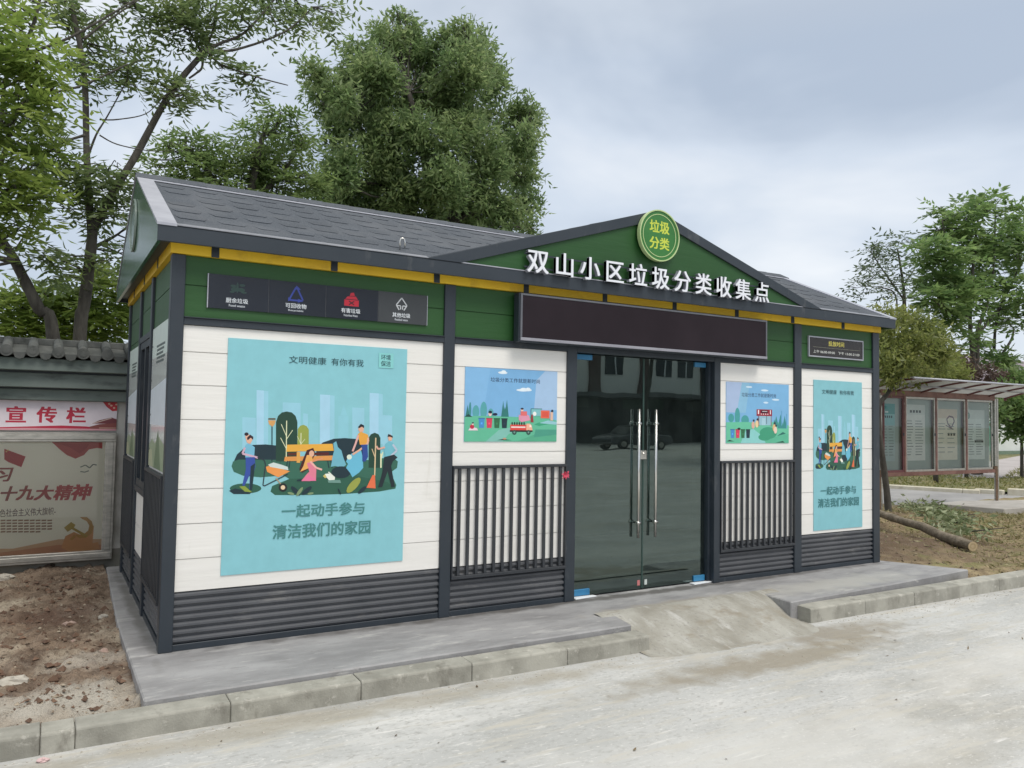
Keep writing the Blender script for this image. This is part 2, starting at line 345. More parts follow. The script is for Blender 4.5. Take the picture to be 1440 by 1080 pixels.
# cement ramp
RAMP = mat('ramp_cement', (0.27, 0.255, 0.215), (0.40, 0.39, 0.35), scale=3.4, rough=0.88, bump=0.7, bscale=120, detail=9, bdist=0.005, stretch=(1.2, .9, 1), spots=[((0.47, 0.46, 0.43), 5, 0.55, 0.70, (1.8, .6, 1)), ((0.24, 0.205, 0.15), 2.6, 0.54, 0.70, (.8, 1.3, 1)), ((0.25, 0.24, 0.22), 40, 0.55, 0.72, (1, 1, 1))])
def ramp_z(x, y):
    t = smooth((-0.43 - y) / (0.80 + 0.10 * fbm(x, 0, 1.5, 3)))
    z = 0.010 * (1 - t) + (road_z(x) - .004) * t
    side = 0.055 * smooth((3.25 - x) / .35) + 0.075 * smooth((x - 4.35) / .4)
    z -= side * (1 - abs(2 * t - 1)) * 1.1
    return z + (0.006 * fbm(x, y, 3, 1) + .003 * fbm(x, y, 14, 1)) * math.sin(math.pi * min(1, max(0, t)))**.5 - (0.012 if t > .995 else 0)
grid('ramp', frange(2.93, 4.85, .03), frange(-1.50, -.42, .03), ramp_z, RAMP)

# bare earth left of the slab
def soil_l(x, y):
    z = -.06 + .045 * fbm(x, y, 2.2, 5) + .085 * max(0, fbm(x, y, 6, 8)) + .055 * max(0, fbm(x, y, 17, 2, 3)) + .022 * fbm(x, y, 42, 6, 2)
    z += .05 * smooth((y - 1.0) / 2.2) * (0.6 + fbm(x, y, 3, 9))
    z -= .03 * smooth((-.55 - y) / .25)
    return min(z, -.006 if x > -.2 else 9)
grid('soil', [-9, -6, -4, -3] + frange(-2.2, -.10, .02), frange(-.805, 3.34, .02), soil_l, SOIL)
stain(SOIL, -.50, -.48, .62, .34, (0.43, 0.40, 0.345), .9, 5.0)
stain(SOIL, -.35, .25, .35, .22, (0.37, 0.33, 0.28), .7, 5.0)
stain(SOIL, -.45, 1.5, .40, .30, (0.105, 0.058, 0.040), .8, 4.0)
# earth right of the slab
def soil_r(x, y):
    z = -.062 + .04 * fbm(x, y, 1.6, 15) + .04 * max(0, fbm(x, y, 6, 18)) + .02 * fbm(x, y, 20, 12, 3)
    d = math.hypot((x - 8.3) / 1.3, (y - 1.0) / 1.2); z += .10 * max(0, 1 - d * d) * (.8 + fbm(x, y, 4, 21))
    d = math.hypot((x - 11.0) / 1.5, (y - 2.2) / 1.0); z += .12 * max(0, 1 - d * d)
    z -= .05 * smooth((-.5 - y) / .3)
    z -= .07 * smooth((x - 12.5) / 2)
    return z
def in_lane(x, y): return y > 2.2 + .0 * x and (y - 4.1) > (x - 13.4) * -0.1 and x < 15.3
grid('soil', frange(6.9, 11, .035) + frange(11.1, 26, .12), frange(-.80, 4.25, .035), soil_r, MULCH, keep=lambda x, y: not (x < 6.98 and y < 3) and not (x < 7.3 and y < -.3 and x < 7.0))
stain(MULCH, 8.6, 1.0, 2.0, 1.4, (0.115, 0.075, 0.05), .85, 2.0)
stain(MULCH, 11.8, 2.6, 1.2, .7, (0.13, 0.085, 0.055), .8, 2.0)
# tarmac lane behind, verge, second lane
LANE = mat('lane_concrete', (0.23, 0.225, 0.225), (0.32, 0.315, 0.31), scale=1.2, rough=0.85, bump=0.3, bscale=60)
sheet('lane', [(7.5, 4.2), (15.6, 4.15), (30, 1.2), (34, 2.6), (19.3, 4.95), (18.55, 5.6), (17.9, 7.3), (12.0, 13.0), (2, 22), (-4, 22)], -.16, LANE)
def verge_z(x, y): return -.11 + .05 * fbm(x, y, .9, 31) + .03 * fbm(x, y, 4, 32)
def in_verge(x, y):
    # beyond the line of the lane's far kerb
    if y < 5.6: ok = (x - 18.6) * (4.95 - 5.6) - (y - 5.6) * (19.3 - 18.55) < 0 if x < 19.3 else y > 4.95 - (x - 19.3) * .16
    else: ok = x > 17.95 - (y - 7.3) * 1.02 if y > 7.3 else x > 18.55 - (y - 5.6) * .38
    return ok and y < 7.6 + (x - 24.0) * .42 + (6 if x < 24 else 0)
grid('verge', frange(12, 44, .22), frange(2.0, 16, .22), verge_z, GRASSY, keep=in_verge)
mb = MB()
kp = [(12.3, 12.7), (17.9, 7.25), (18.52, 5.62), (18.7, 5.3)]
for a, b in zip(kp[:-1], kp[1:]):
    d = (Vector(b) - Vector(a)).normalized(); nn = Vector((-d.y, d.x)) * .075
    mb.prism([(a[0] - nn.x, a[1] - nn.y, -.3), (b[0] - nn.x, b[1] - nn.y, -.3), (b[0] + nn.x, b[1] + nn.y, -.3), (a[0] + nn.x, a[1] + nn.y, -.3)], (0, 0, .235))
for a, b, r_ in [((18.85, 5.5), (19.0, 4.9), .0), ((19.05, 4.85), (19.25, 4.45), .05)]:
    d = (Vector(b) - Vector(a)).normalized(); nn = Vector((-d.y, d.x)) * .08
    mb.prism([(a[0] - nn.x, a[1] - nn.y, -.3), (b[0] - nn.x, b[1] - nn.y, -.3), (b[0] + nn.x, b[1] + nn.y, -.3), (a[0] + nn.x, a[1] + nn.y, -.3)], (0, 0, .25 + r_))
tag(mb.build('kerb', mat('pale_kerb', (.50, .46, .36), (.58, .55, .46), scale=6, rough=.9), bevel=.02), kind='structure')
sheet('lane', [(22.5, 8.2), (25.9, 7.7), (33, 10.6), (60, 21), (70, 30), (50, 19.2), (36, 14.2)], -.10, mat('far_lane_concrete', (0.34, 0.31, 0.30), (0.42, 0.39, 0.38), scale=.8, rough=.85))

# ------------------------------------------------------------------ the kiosk
Lx, Wy = 7.0, 2.85
ZWB, ZWT, ZRT, ZYB, ZYT = 0.354, 1.996, 2.045, 2.43, 2.50
kiosk = thing('collection_kiosk', 'long charcoal, white and green waste-collection kiosk with shingled roof and lettered front gable', 'kiosk', (Lx / 2, Wy / 2, 0))
POSTX = [(0.0, .080), (1.858, 1.946), (2.959, 3.053), (4.585, 4.660), (5.662, 5.765), (6.895, 7.0)]
for a, b in POSTX:
    mb = MB(); mb.box(a, b, 0, .085, 0, ZYB - .002); mb.build('post', FRAME, kiosk, bevel=.004)
SPY = [(1.005, 1.085), (1.80, 1.88), (2.765, 2.85)]
for a, b in SPY:
    for X0, X1 in ((0, .08), (6.92, 7.0)):
        mb = MB(); mb.box(X0, X1, a, b, 0, ZYB - .002); mb.build('post', FRAME, kiosk, bevel=.004)
BAYS = [(POSTX[i][1], POSTX[i + 1][0]) for i in range(5)]
BOARDZ = [ZWB, .552, .767, .980, 1.195, 1.409, 1.622, 1.829, ZWT]
def siding(x0, x1, zs, m, front=.020, frame=None, gap=.006):
    """boards lying one above the other with an open groove between, on a backing"""
    mb = MB(); mb.box(x0, x1, front + .010, front + .034, zs[0], zs[-1])
    for a, b in zip(zs[:-1], zs[1:]): mb.box(x0 + .001, x1 - .001, front, front + .0095, a + gap / 2, b - gap / 2)
    if frame: mb.v = [frame(p) for p in mb.v]
    return mb
def louvres(x0, x1, z0, z1, front=.020, n=7, frame=None):
    mb = MB(); pr = [(front + .05, z0)]; p_ = (z1 - z0) / n
    for i in range(n):
        z = z0 + i * p_
        pr += [(front + .016, z + p_ * .02), (front + .016, z + p_ * .22), (front - .004, z + p_ * .36), (front - .004, z + p_ * .66), (front + .016, z + p_ * .97)]
    pr += [(front + .05, z1)]
    mb.prism([(x0, a, b) for a, b in pr], (x1 - x0, 0, 0))
    if frame: mb.v = [frame(p) for p in mb.v]
    return mb
def grille(x0, x1, frame=None, n=13, zt=1.095, parent=None):
    g = MB(); g.box(x0 + .002, x1 - .002, -.012, .018, zt - .022, zt)
    g.box(x0 + .002, x1 - .002, -.012, .018, .268, .292); g.box(x0 + .002, x0 + .012, -.011, .017, .2921, zt - .0221); g.box(x1 - .012, x1 - .002, -.011, .017, .2921, zt - .0221)
    if frame: g.v = [frame(p) for p in g.v]
    go = g.build('grille', BARM, parent, bevel=.002)
    st = (x1 - x0) / (n + .55)
    for i in range(n):
        xc = x0 + st * (i + .80); b = MB(); b.box(xc - .0115, xc + .0115, -.006, .010, .293, zt - .023)
        if frame: b.v = [frame(p) for p in b.v]
        b.build('bar', BARM, go, bevel=.002)
    return go
SF = lambda p: (p[1], Wy - p[0] if False else p[0], p[2])             # facade layout turned onto the left end wall (x <- y, y <- x)
RF = lambda p: (Lx - p[1], p[0], p[2])
BF = lambda p: (p[0], Wy - p[1], p[2])
def turned(mb, fr):
    mb.f = [f[::-1] for f in mb.f]; return mb
for i, (x0, x1) in enumerate(BAYS):
    # frieze boards + rail in every bay, the lower wall everywhere but the doorway
    siding(x0, x1, [ZRT, 2.245, ZYB], GREEN).build('frieze_panel', GREEN, kiosk)
    mb = MB(); mb.box(x0, x1, .004, .06, ZWT, ZRT - .006); mb.box(x0, x1, -.008, .06, ZRT - .006, ZRT)
    mb.build('rail', FRAME, kiosk, bevel=.002)
    if i == 2: continue
    siding(x0, x1, BOARDZ, WHITE).build('wall_panel', WHITE, kiosk)
    louvres(x0, x1, .040, ZWB, n=7).build('louvre_panel', FRAME2, kiosk)
    mb = MB(); mb.box(x0, x1, .012, .07, 0, .039); mb.build('sill_rail', FRAME, kiosk, bevel=.002)
    if i in (1, 3): grille(x0, x1, parent=kiosk, n=13 if i == 1 else 13)
# left end wall
SB = [(.085, 1.005), (1.085, 1.80), (1.88, 2.765)]
for fr, side in ((SF, 0), (RF, 1)):
    for i, (y0, y1) in enumerate(SB):
        turned(siding(y0, y1, [2.045, 2.245, ZYB] if i == 1 else [1.94, 2.05, 2.245, ZYB], GREEN, frame=fr), fr).build('frieze_panel', GREEN, kiosk)
        turned(louvres(y0, y1, .040, ZWB, frame=fr), fr).build('louvre_panel', FRAME2, kiosk)
        mb = MB(); mb.box(y0, y1, .012, .07, 0, .039); mb.v = [fr(p) for p in mb.v]; turned(mb, fr).build('sill_rail', FRAME, kiosk)
        if i != 1:
            turned(siding(y0, y1, BOARDZ[:-1] + [1.94], WHITE, frame=fr), fr).build('wall_panel', WHITE, kiosk)
            grille(y0, y1, frame=fr, n=12, zt=1.06, parent=kiosk)
        else:
            turned(siding(y0, y1, [ZWB, .567, .83], WHITE, frame=fr), fr).build('wall_panel', WHITE, kiosk)
            mb = MB(); mb.box(y0, y1, .002, .06, .83, .875); mb.v = [fr(p) for p in mb.v]; turned(mb, fr).build('rail', FRAME, kiosk); mb = MB(); mb.box(y0, y1, .002, .06, 2.0, 2.0449); mb.v = [fr(p) for p in mb.v]; turned(mb, fr).build('rail', FRAME, kiosk)
            mb = MB()
            for a, b, c, d in ((y0, y0 + .06, .875, 1.9999), (y1 - .06, y1, .875, 1.9999), (y0 + .06, y1 - .06, .875, .93), (y0 + .06, y1 - .06, 1.945, 1.9999), ((y0 + y1) / 2 - .03, (y0 + y1) / 2 + .03, .93, 1.945)):
                mb.box(a, b, .010, .05, c, d)
            mb.v = [fr(p) for p in mb.v]; wf = turned(mb, fr).build('window', FRAME, kiosk)
            mb = MB(); mb.box(y0 + .06, y1 - .06, .032, .036, .93, 1.945); mb.v = [fr(p) for p in mb.v]
            turned(mb, fr).build('pane', mat('dark_glass', (.012, .016, .018), (.016, .02, .022), rough=.06), wf)
# rear wall
turned(siding(.08, 6.92, BOARDZ, WHITE, frame=BF), BF).build('wall_panel', WHITE, kiosk)
turned(siding(.08, 6.92, [ZWT, 2.2, ZYB], GREEN, frame=BF), BF).build('frieze_panel', GREEN, kiosk)
turned(louvres(.08, 6.92, .0, ZWB, frame=BF), BF).build('louvre_panel', FRAME2, kiosk)
# inside: floor, lining and ceiling
DARK = mat('dark_lining', (.07, .085, .085), (.10, .115, .115), scale=3, rough=.9)
mb = MB(); mb.box(.09, 6.91, .20, 2.74, .006, .012); mb.build('floor', mat('inner_floor', (.30, .31, .30), (.40, .41, .40), scale=2, rough=.6), kiosk)
mb = MB(); mb.box(.09, 6.91, 2.70, 2.72, .013, 2.38); mb.box(.09, .11, .20, 2.70, .013, 2.38); mb.box(6.89, 6.91, .20, 2.70, .013, 2.38); mb.box(.09, 3.04, .16, .18, .013, 2.38); mb.box(4.67, 6.91, .16, .18, .013, 2.38); mb.box(.11, 6.89, .10, 2.70, 2.39, 2.41)
mb.build('inner_lining', DARK, kiosk)
# yellow band with dark blocks
mb = MB(); mb.box(-.012, Lx + .012, -.012, 0.06, ZYB, ZYT); mb.box(-.012, .06, .0605, Wy - .0605, ZYB, ZYT); mb.box(Lx - .06, Lx + .012, .0605, Wy - .0605, ZYB, ZYT); mb.box(-.012, Lx + .012, Wy - .06, Wy + .012, ZYB, ZYT)
mb.build('yellow_band', YELLOW, kiosk)
for k in range(9):
    xc = .247 + .7665 * k; mb = MB(); mb.box(xc - .023, xc + .023, -.016, -.0125, ZYB - .003, ZYT); mb.build('band_block', FRAME, kiosk)
for yc in (.62, 1.45, 2.25):
    mb = MB(); mb.box(-.016, -.0125, yc - .023, yc + .023, ZYB + .001, ZYT); mb.build('band_block', FRAME, kiosk)

# roof: ridge along x at y = 1.43, eaves 0.12 out
OV, OX, YR, ZE, ZR = .12, .10, Wy / 2, 2.575, 3.265
SOFF = 2.500
Y0, Y1, X0, X1 = -OV, Wy + OV, -OX, Lx + OX
slope = (ZR - ZE) / (YR - Y0)
def zroof(y): return ZE + slope * ((y - Y0) if y <= YR else (Y1 - y))
mb = MB(); mb.box(X0 + .02, X1 - .02, Y0 + .02, Y1 - .02, SOFF, SOFF + .015); mb.build('soffit', FRAME, kiosk)
mb = MB(); mb.box(X0, X1, Y0 - .004, Y0 + .016, 2.472, ZE - .004); mb.build('fascia', FRAME, kiosk, bevel=.003)
mb = MB(); mb.box(X0, X1, Y1 - .016, Y1 + .004, 2.472, ZE - .004); mb.build('fascia', FRAME, kiosk, bevel=.003)
for xa, xb in ((X0, X0 + .02), (X1 - .02, X1)):
    mb = MB(); mb.prism([(xa, Y0 + .0165, 2.472), (xa, Y1 - .0165, 2.472), (xa, Y1 - .0165, ZE - .008), (xa, YR, ZR - .012), (xa, Y0 + .0165, ZE - .008)], (xb - xa, 0, 0)); mb.build('gable_panel', GLOSSG, kiosk)
def shingles(mb, P0, U, V, nrm, ulen, vlen, inside, course=.225, per=.235):
    """courses of hexagonal tabs laid up the slope; inside(u, v) says where the slope is"""
    rows = int(vlen / course) + 1
    for r_ in range(rows):
        for c_ in range(int(ulen / per) + 1):
            uc = (c_ + .5 + .05 * (r_ % 2)) * per + random.uniform(-.016, .016); va = r_ * course + random.uniform(-.004, .004); va = max(va, .004)
            hb = per * random.uniform(.24, .31); hm = per * .47; vm = va + course * .5; vb = min(va + course * .98, vlen - .006)
            if vb < vm + .02 or uc + hm > ulen or uc - hm < 0 or not all(inside(a, b) for a, b in ((uc - hm, va), (uc + hm, va), (uc - hm, vb), (uc + hm, vb))): continue
            t_ = .0050 + random.uniform(0, .002); e1, e2 = .0010, .0004
            q = [(uc - hb, va, t_), (uc + hb, va, t_), (uc + hm, vm, e1), (uc + hb, vb, e2), (uc - hb, vb, e2), (uc - hm, vm, e1)]
            tp = [P0 + U * a + V * b + nrm * h_ for a, b, h_ in q]; bt = [P0 + U * a + V * b + nrm * .0002 for a, b, h_ in q]
            mb.add(bt + tp, [(6, 7, 8, 9, 10, 11)] + [(i, (i + 1) % 6, (i + 1) % 6 + 6, i + 6) for i in range(6)])
mb = MB()
sl_len = math.hypot(YR - Y0, ZR - ZE); Vs = Vector((0, YR - Y0, ZR - ZE)) / sl_len; Ns = Vector((0, -(ZR - ZE), YR - Y0)) / sl_len
Vb = Vector((0, -(YR - Y0), ZR - ZE)) / sl_len; Nb = Vector((0, (ZR - ZE), YR - Y0)) / sl_len
th = .022
PX, PH, PZ = 3.775, 2.135, 3.238                                         # pediment: centre, half width, top
pslope = (PZ - ZE) / PH
def in_ped(x, y): return abs(x - PX) < PH - .02 and zroof(y) < PZ - pslope * abs(x - PX) - .004
mb.prism([(X0, Y0, ZE), (X0, YR, ZR), (X0, YR, ZR - th), (X0, Y0, ZE - .003)], (X1 - X0, 0, 0))
mb.prism([(X0, Y1, ZE), (X0, YR + .0002, ZR), (X0, YR + .0002, ZR - th), (X0, Y1, ZE - .003)], (X1 - X0, 0, 0))
shingles(mb, Vector((X0 + .10, Y0 + .004, ZE)), Vector((1, 0, 0)), Vs, Ns, X1 - X0 - .2, sl_len, lambda u, v: not in_ped(X0 + .1 + u, Y0 + v * Vs.y))
shingles(mb, Vector((X1 - .10, Y1 - .004, ZE)), Vector((-1, 0, 0)), Vb, Nb, X1 - X0 - .2, sl_len, lambda u, v: True)
roof = mb.build('roof', SHING, kiosk)
# metal trims lying on the roof edge
for xa, xb in ((X0 - .006, X0 + .105), (X1 - .105, X1 + .006)):
    mb = MB()
    for P0, V_, N_ in ((Vector((0, Y0 - .006, ZE)), Vs, Ns), (Vector((0, Y1 + .006, ZE)), Vb, Nb)):
        a = P0 + N_ * .0095; b = P0 + V_ * sl_len + N_ * .0095
        mb.prism([(xa, a.y, a.z), (xa, b.y, b.z), (xa, b.y, b.z - .016), (xa, a.y, a.z - .016)], (xb - xa, 0, 0))
    mb.build('barge_flashing', FLASH, roof)
mb = MB(); a = Vector((0, Y0 - .007, ZE - .001)) + Ns * .004; b = a + Vs * .05
for xa, xb in ((X0 + .106, PX - PH + .02), (PX + PH - .02, X1 - .106)):
    mb = MB(); mb.prism([(xa, a.y, a.z), (xa, b.y, b.z), (xa, b.y, b.z - .004), (xa, a.y, a.z - .004)], (xb - xa, 0, 0))
    mb.build('drip_edge', mat('drip_metal', (.17, .18, .205), (.25, .26, .29), scale=5, rough=.5, metal=.2), roof)
mb = MB()
for s_ in (-1, 1):
    q = [(s_ * .118, -slope * .118 + .0145), (s_ * .156, -slope * .156 + .0125)]
    mb.prism([(X0 - .004, YR + q[0][0], ZR + q[0][1]), (X0 - .004, YR + q[1][0], ZR + q[1][1]), (X0 - .004, YR + q[1][0], ZR + q[1][1] - .006), (X0 - .004, YR + q[0][0], ZR + q[0][1] - .006)], (X1 - X0 + .008, 0, 0))
mb.box(X0 - .004, X1 + .004, YR - .01, YR + .01, ZR - .002, ZR + .010)
mb.build('ridge_flashing', FLASH, roof)
mb = MB()
for s_ in (-1, 1):
    x = X0 - .008
    while x < X1:
        xe = min(x + .24, X1 + .008)
        p1 = Vector((0, YR, ZR + .024)); p2 = Vector((0, YR + s_ * .135, ZR - slope * .135 + .016)); lift = .004
        mb.add([(x, p1.y, p1.z), (xe + .02, p1.y, p1.z + lift), (xe + .02, p2.y, p2.z + lift), (x, p2.y, p2.z), (x, p2.y, p2.z - .014), (xe + .02, p2.y, p2.z - .012)], [(0, 1, 2, 3) if s_ < 0 else (3, 2, 1, 0), (3, 2, 5, 4) if s_ < 0 else (4, 5, 2, 3)])
        x = xe
mb.build('ridge_cap', SHING, roof)
# small loop hook standing on the eave
mb = MB(); mb.tube([(1.50, .02, 2.64), (1.50, .02, 2.705), (1.507, .02, 2.722), (1.520, .02, 2.727), (1.533, .02, 2.720), (1.538, .02, 2.70), (1.538, .02, 2.655)], .0055, n=6)
mb.build('roof_hook', STEEL, roof)

# pediment over the door
yf = Y0 - .004
mb = MB(); mb.prism([(PX - PH + .14, yf + .014, ZE - .002), (PX + PH - .14, yf + .014, ZE - .002), (PX, yf + .014, PZ - .05)], (0, .02, 0))
ped = mb.build('pediment', GREEN, kiosk)
tw = .082
L_ = math.hypot(PH, PZ - ZE); ux, uz = PH / L_, (PZ - ZE) / L_; tv = tw / ux; th_ = tw / uz
for s_ in (-1, 1):
    mb = MB(); mb.prism([(PX + s_ * PH, yf - .006, ZE - .0035), (PX, yf - .006, PZ), (PX, yf - .006, PZ - tv), (PX + s_ * (PH - th_), yf - .006, ZE - .0035)], (0, .044, 0)); mb.build('pediment_trim', FRAME, kiosk, bevel=.002)
mb = MB(); mb.box(PX - PH + .25, PX + PH - .25, yf - .003, yf + .013, ZE - .0035, ZE + .004); mb.build('pediment_trim', FLASH, kiosk)
# cross-gable roof running back into the main slope
mb = MB(); yb = Y0 + (PZ - ZE) / slope
for s_ in (-1, 1):
    e0 = Vector((PX + s_ * PH, yf + .040, ZE + .004)); t0 = Vector((PX, yf + .040, PZ + .002)); t1 = Vector((PX, yb, PZ + .004)); e1 = Vector((PX + s_ * PH, Y0 + .05, ZE + .02))
    f_ = [e0, t0, t1, e1]; mb.face(f_ if s_ < 0 else f_[::-1])
    mb.face([(p.x, p.y, p.z - .015) for p in (f_[::-1] if s_ < 0 else f_)])
    mb.face([e0, t0, t0 - Vector((0, 0, .015)), e0 - Vector((0, 0, .015))])
    Ug = (t1 - t0).normalized(); Vg = (t0 - e0).normalized(); Ng = Vector((s_ * uz, 0, ux)).normalized()
    shingles(mb, e0 + Vector((0, .01, 0)), Ug, Vg, Ng, (t1 - t0).length - .02, L_, lambda u, v: u < .02 + (t1 - t0).length * (v / L_))
mb.build('gable_roof', SHING, kiosk)
# raised letters
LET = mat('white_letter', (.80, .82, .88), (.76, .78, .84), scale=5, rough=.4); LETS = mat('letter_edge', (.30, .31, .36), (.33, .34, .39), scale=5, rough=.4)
txt = '双山小区垃圾分类收集点'
pit = (5.125 - 2.452) / 10.9
for i, ch in enumerate(txt):
    vv, ff = glyphs(ch, .017, .09)
    mb = MB(); x0 = 2.452 + i * pit; sc = .205
    mb.add([(x0 + x * sc * .98, yf - .030 - z * sc, 2.562 + (y + .075) * sc * .96) for x, y, z in vv], ff)
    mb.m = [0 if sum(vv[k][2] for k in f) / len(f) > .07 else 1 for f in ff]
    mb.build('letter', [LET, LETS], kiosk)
mb = MB(); mb.box(2.45, 5.12, yf - .012, yf - .007, 2.60, 2.612); mb.box(2.45, 5.12, yf - .012, yf - .007, 2.70, 2.712)
mb.build('letter_rail', FRAME, kiosk)

# doors
GLASS = bpy.data.materials.new('door_glass'); GLASS.use_nodes = True
t = GLASS.node_tree; t.nodes.clear(); o_ = t.nodes.new('ShaderNodeOutputMaterial')
tp = t.nodes.new('ShaderNodeBsdfTransparent'); tp.inputs[0].default_value = (.42, .54, .52, 1)
gl = t.nodes.new('ShaderNodeBsdfGlossy'); gl.inputs['Roughness'].default_value = .004; gl.inputs[0].default_value = (.72, .90, .86, 1)
fr_ = t.nodes.new('ShaderNodeFresnel'); fr_.inputs[0].default_value = 1.62
mr_ = t.nodes.new('ShaderNodeMapRange'); mr_.inputs['From Min'].default_value = 0; mr_.inputs['From Max'].default_value = 1; mr_.inputs['To Min'].default_value = .12; mr_.inputs['To Max'].default_value = 1
mxs = t.nodes.new('ShaderNodeMixShader'); t.links.new(fr_.outputs[0], mr_.inputs[0]); t.links.new(mr_.outputs[0], mxs.inputs[0]); t.links.new(tp.outputs[0], mxs.inputs[1]); t.links.new(gl.outputs[0], mxs.inputs[2]); df = t.nodes.new('ShaderNodeBsdfDiffuse'); df.inputs[0].default_value = (.27, .36, .34, 1); mxd = t.nodes.new('ShaderNodeMixShader')      # a film of dust and smears
tcg = t.nodes.new('ShaderNodeTexCoord'); ng = t.nodes.new('ShaderNodeTexNoise'); ng.inputs['Scale'].default_value = 3.5; ng.inputs['Detail'].default_value = 6; ng.inputs['Distortion'].default_value = .8; t.links.new(tcg.outputs['Object'], ng.inputs['Vector'])
mg = t.nodes.new('ShaderNodeMapRange'); mg.inputs['From Min'].default_value = .35; mg.inputs['From Max'].default_value = .75; mg.inputs['To Min'].default_value = .010; mg.inputs['To Max'].default_value = .05; t.links.new(ng.outputs['Fac'], mg.inputs['Value']); t.links.new(mg.outputs[0], mxd.inputs[0])
n4 = t.nodes.new('ShaderNodeTexNoise'); n4.inputs['Scale'].default_value = 2.2; n4.inputs['Detail'].default_value = 1; t.links.new(tcg.outputs['Object'], n4.inputs['Vector']); bpg = t.nodes.new('ShaderNodeBump'); bpg.inputs['Strength'].default_value = .05; bpg.inputs['Distance'].default_value = .02; t.links.new(n4.outputs['Fac'], bpg.inputs['Height']); t.links.new(bpg.outputs[0], gl.inputs['Normal'])
t.links.new(mxs.outputs[0], mxd.inputs[1]); t.links.new(df.outputs[0], mxd.inputs[2]); t.links.new(mxd.outputs[0], o_.inputs[0])
BLUE = mat('blue_protective_film', (.03, .17, .34), (.04, .21, .40), scale=6, rough=.35)
mb = MB(); mb.box(3.053, 4.585, .03, .10, 1.998, 2.034); mb.build('door_header', FRAME, kiosk)
for xa, xb in ((3.0535, 3.085), (4.556, 4.5845)):
    mb = MB(); mb.box(xa, xb, .05, .13, 0, 1.997); mb.build('door_jamb', FRAME, kiosk)
GY = .088
for s_, xa, xb in ((-1, 3.094, 3.817), (1, 3.825, 4.548)):
    mb = MB(); mb.face([(xa, GY, .014), (xb, GY, .014), (xb, GY, 1.990), (xa, GY, 1.990)])
    door = mb.build('door', GLASS, kiosk)
    mb = MB(); mb.box(xa, xb, GY + .002, GY + .004, .0135, .0185); xe = xb if s_ < 0 else xa; mb.box(xe - .003, xe + .003, GY - .004, GY + .006, .014, 1.99); mb.build('glass_edge', mat('green_glass_edge', (.03, .07, .06), (.04, .08, .07), rough=.3), door)
    hx = 3.735 if s_ < 0 else 3.925
    for yy in (.040, .136):
        mb = MB(); mb.tube([(hx, yy, .452), (hx, yy, 1.548)], .0125, n=12)
        for zz in (.58, 1.425): mb.tube([(hx, yy, zz), (hx, GY + (.004 if yy > GY else -.004), zz)], .009, n=8); mb.tube([(hx - .02, yy, zz), (hx + .02, yy, zz)], .016, n=10)
        mb.build('handle', STEEL, door)
    hxa, hxb = (xa + .002, xa + .165) if s_ < 0 else (xb - .135, xb - .002)
    for za, zb in ((.016, .068), (1.945, 1.989)):
        mb = MB(); mb.box(hxa, hxb, GY - .014, GY + .014, za, zb); mb.build('hinge', BLUE, door, bevel=.003)
    if s_ < 0:
        mb = MB(); mb.box(3.775, 3.847, GY - .022, GY + .022, 1.115, 1.195); mb.tube([(3.81, GY - .03, 1.165), (3.81, GY - .021, 1.165)], .010, n=12); mb.build('lock', STEEL, door, bevel=.004)
    mb = MB(); xs_ = 3.770 if s_ < 0 else 3.850; mb.box(xs_, xs_ + .028, GY - .002, GY - .001, .04, .085); mb.build('sticker', ink((196, 120, 120) if s_ < 0 else (200, 208, 204)), door)
for xa, xb, ya in ((3.075, 3.30, .015), (4.36, 4.60, .010)):
    mb = MB(); mb.prism([(xa, ya, .003), (xb, ya + .02, .003), (xb - .01, ya + .06, .003), (xa, ya + .065, .003)], (0, 0, .010))
    tag(mb.build('foam_strip', PAPER, bevel=.002), 'thin white foam strip lying under the hinge %s of the glass doors' % ('at the left end' if xa < 4 else 'at the right end'), 'foam strip')
# red ribbon tied to the last bar of the left grille
mb = MB(); c_ = Vector((2.928, -.022, 1.005))
for k in range(7):
    a = k * .95; d = Vector((math.cos(a), -.35, math.sin(a) * .9)) * random.uniform(.03, .055); n_ = Vector((-d.z, 0, d.x)).normalized() * .010
    mid = c_ + d * .55 + Vector((0, -.012, .006)); mb.face([c_ - n_ * .4, mid - n_, c_ + d, mid + n_])
mb.tube([c_ + Vector((-.014, .012, -.006)), c_ + Vector((0, -.004, 0)), c_ + Vector((.014, .012, .004))], .006, n=6)
tag(mb.build('ribbon', mat('pink_ribbon', (.55, .05, .10), (.65, .09, .15), scale=30, rough=.5)), 'crumpled pink-red ribbon tied to the grille beside the glass doors', 'ribbon')

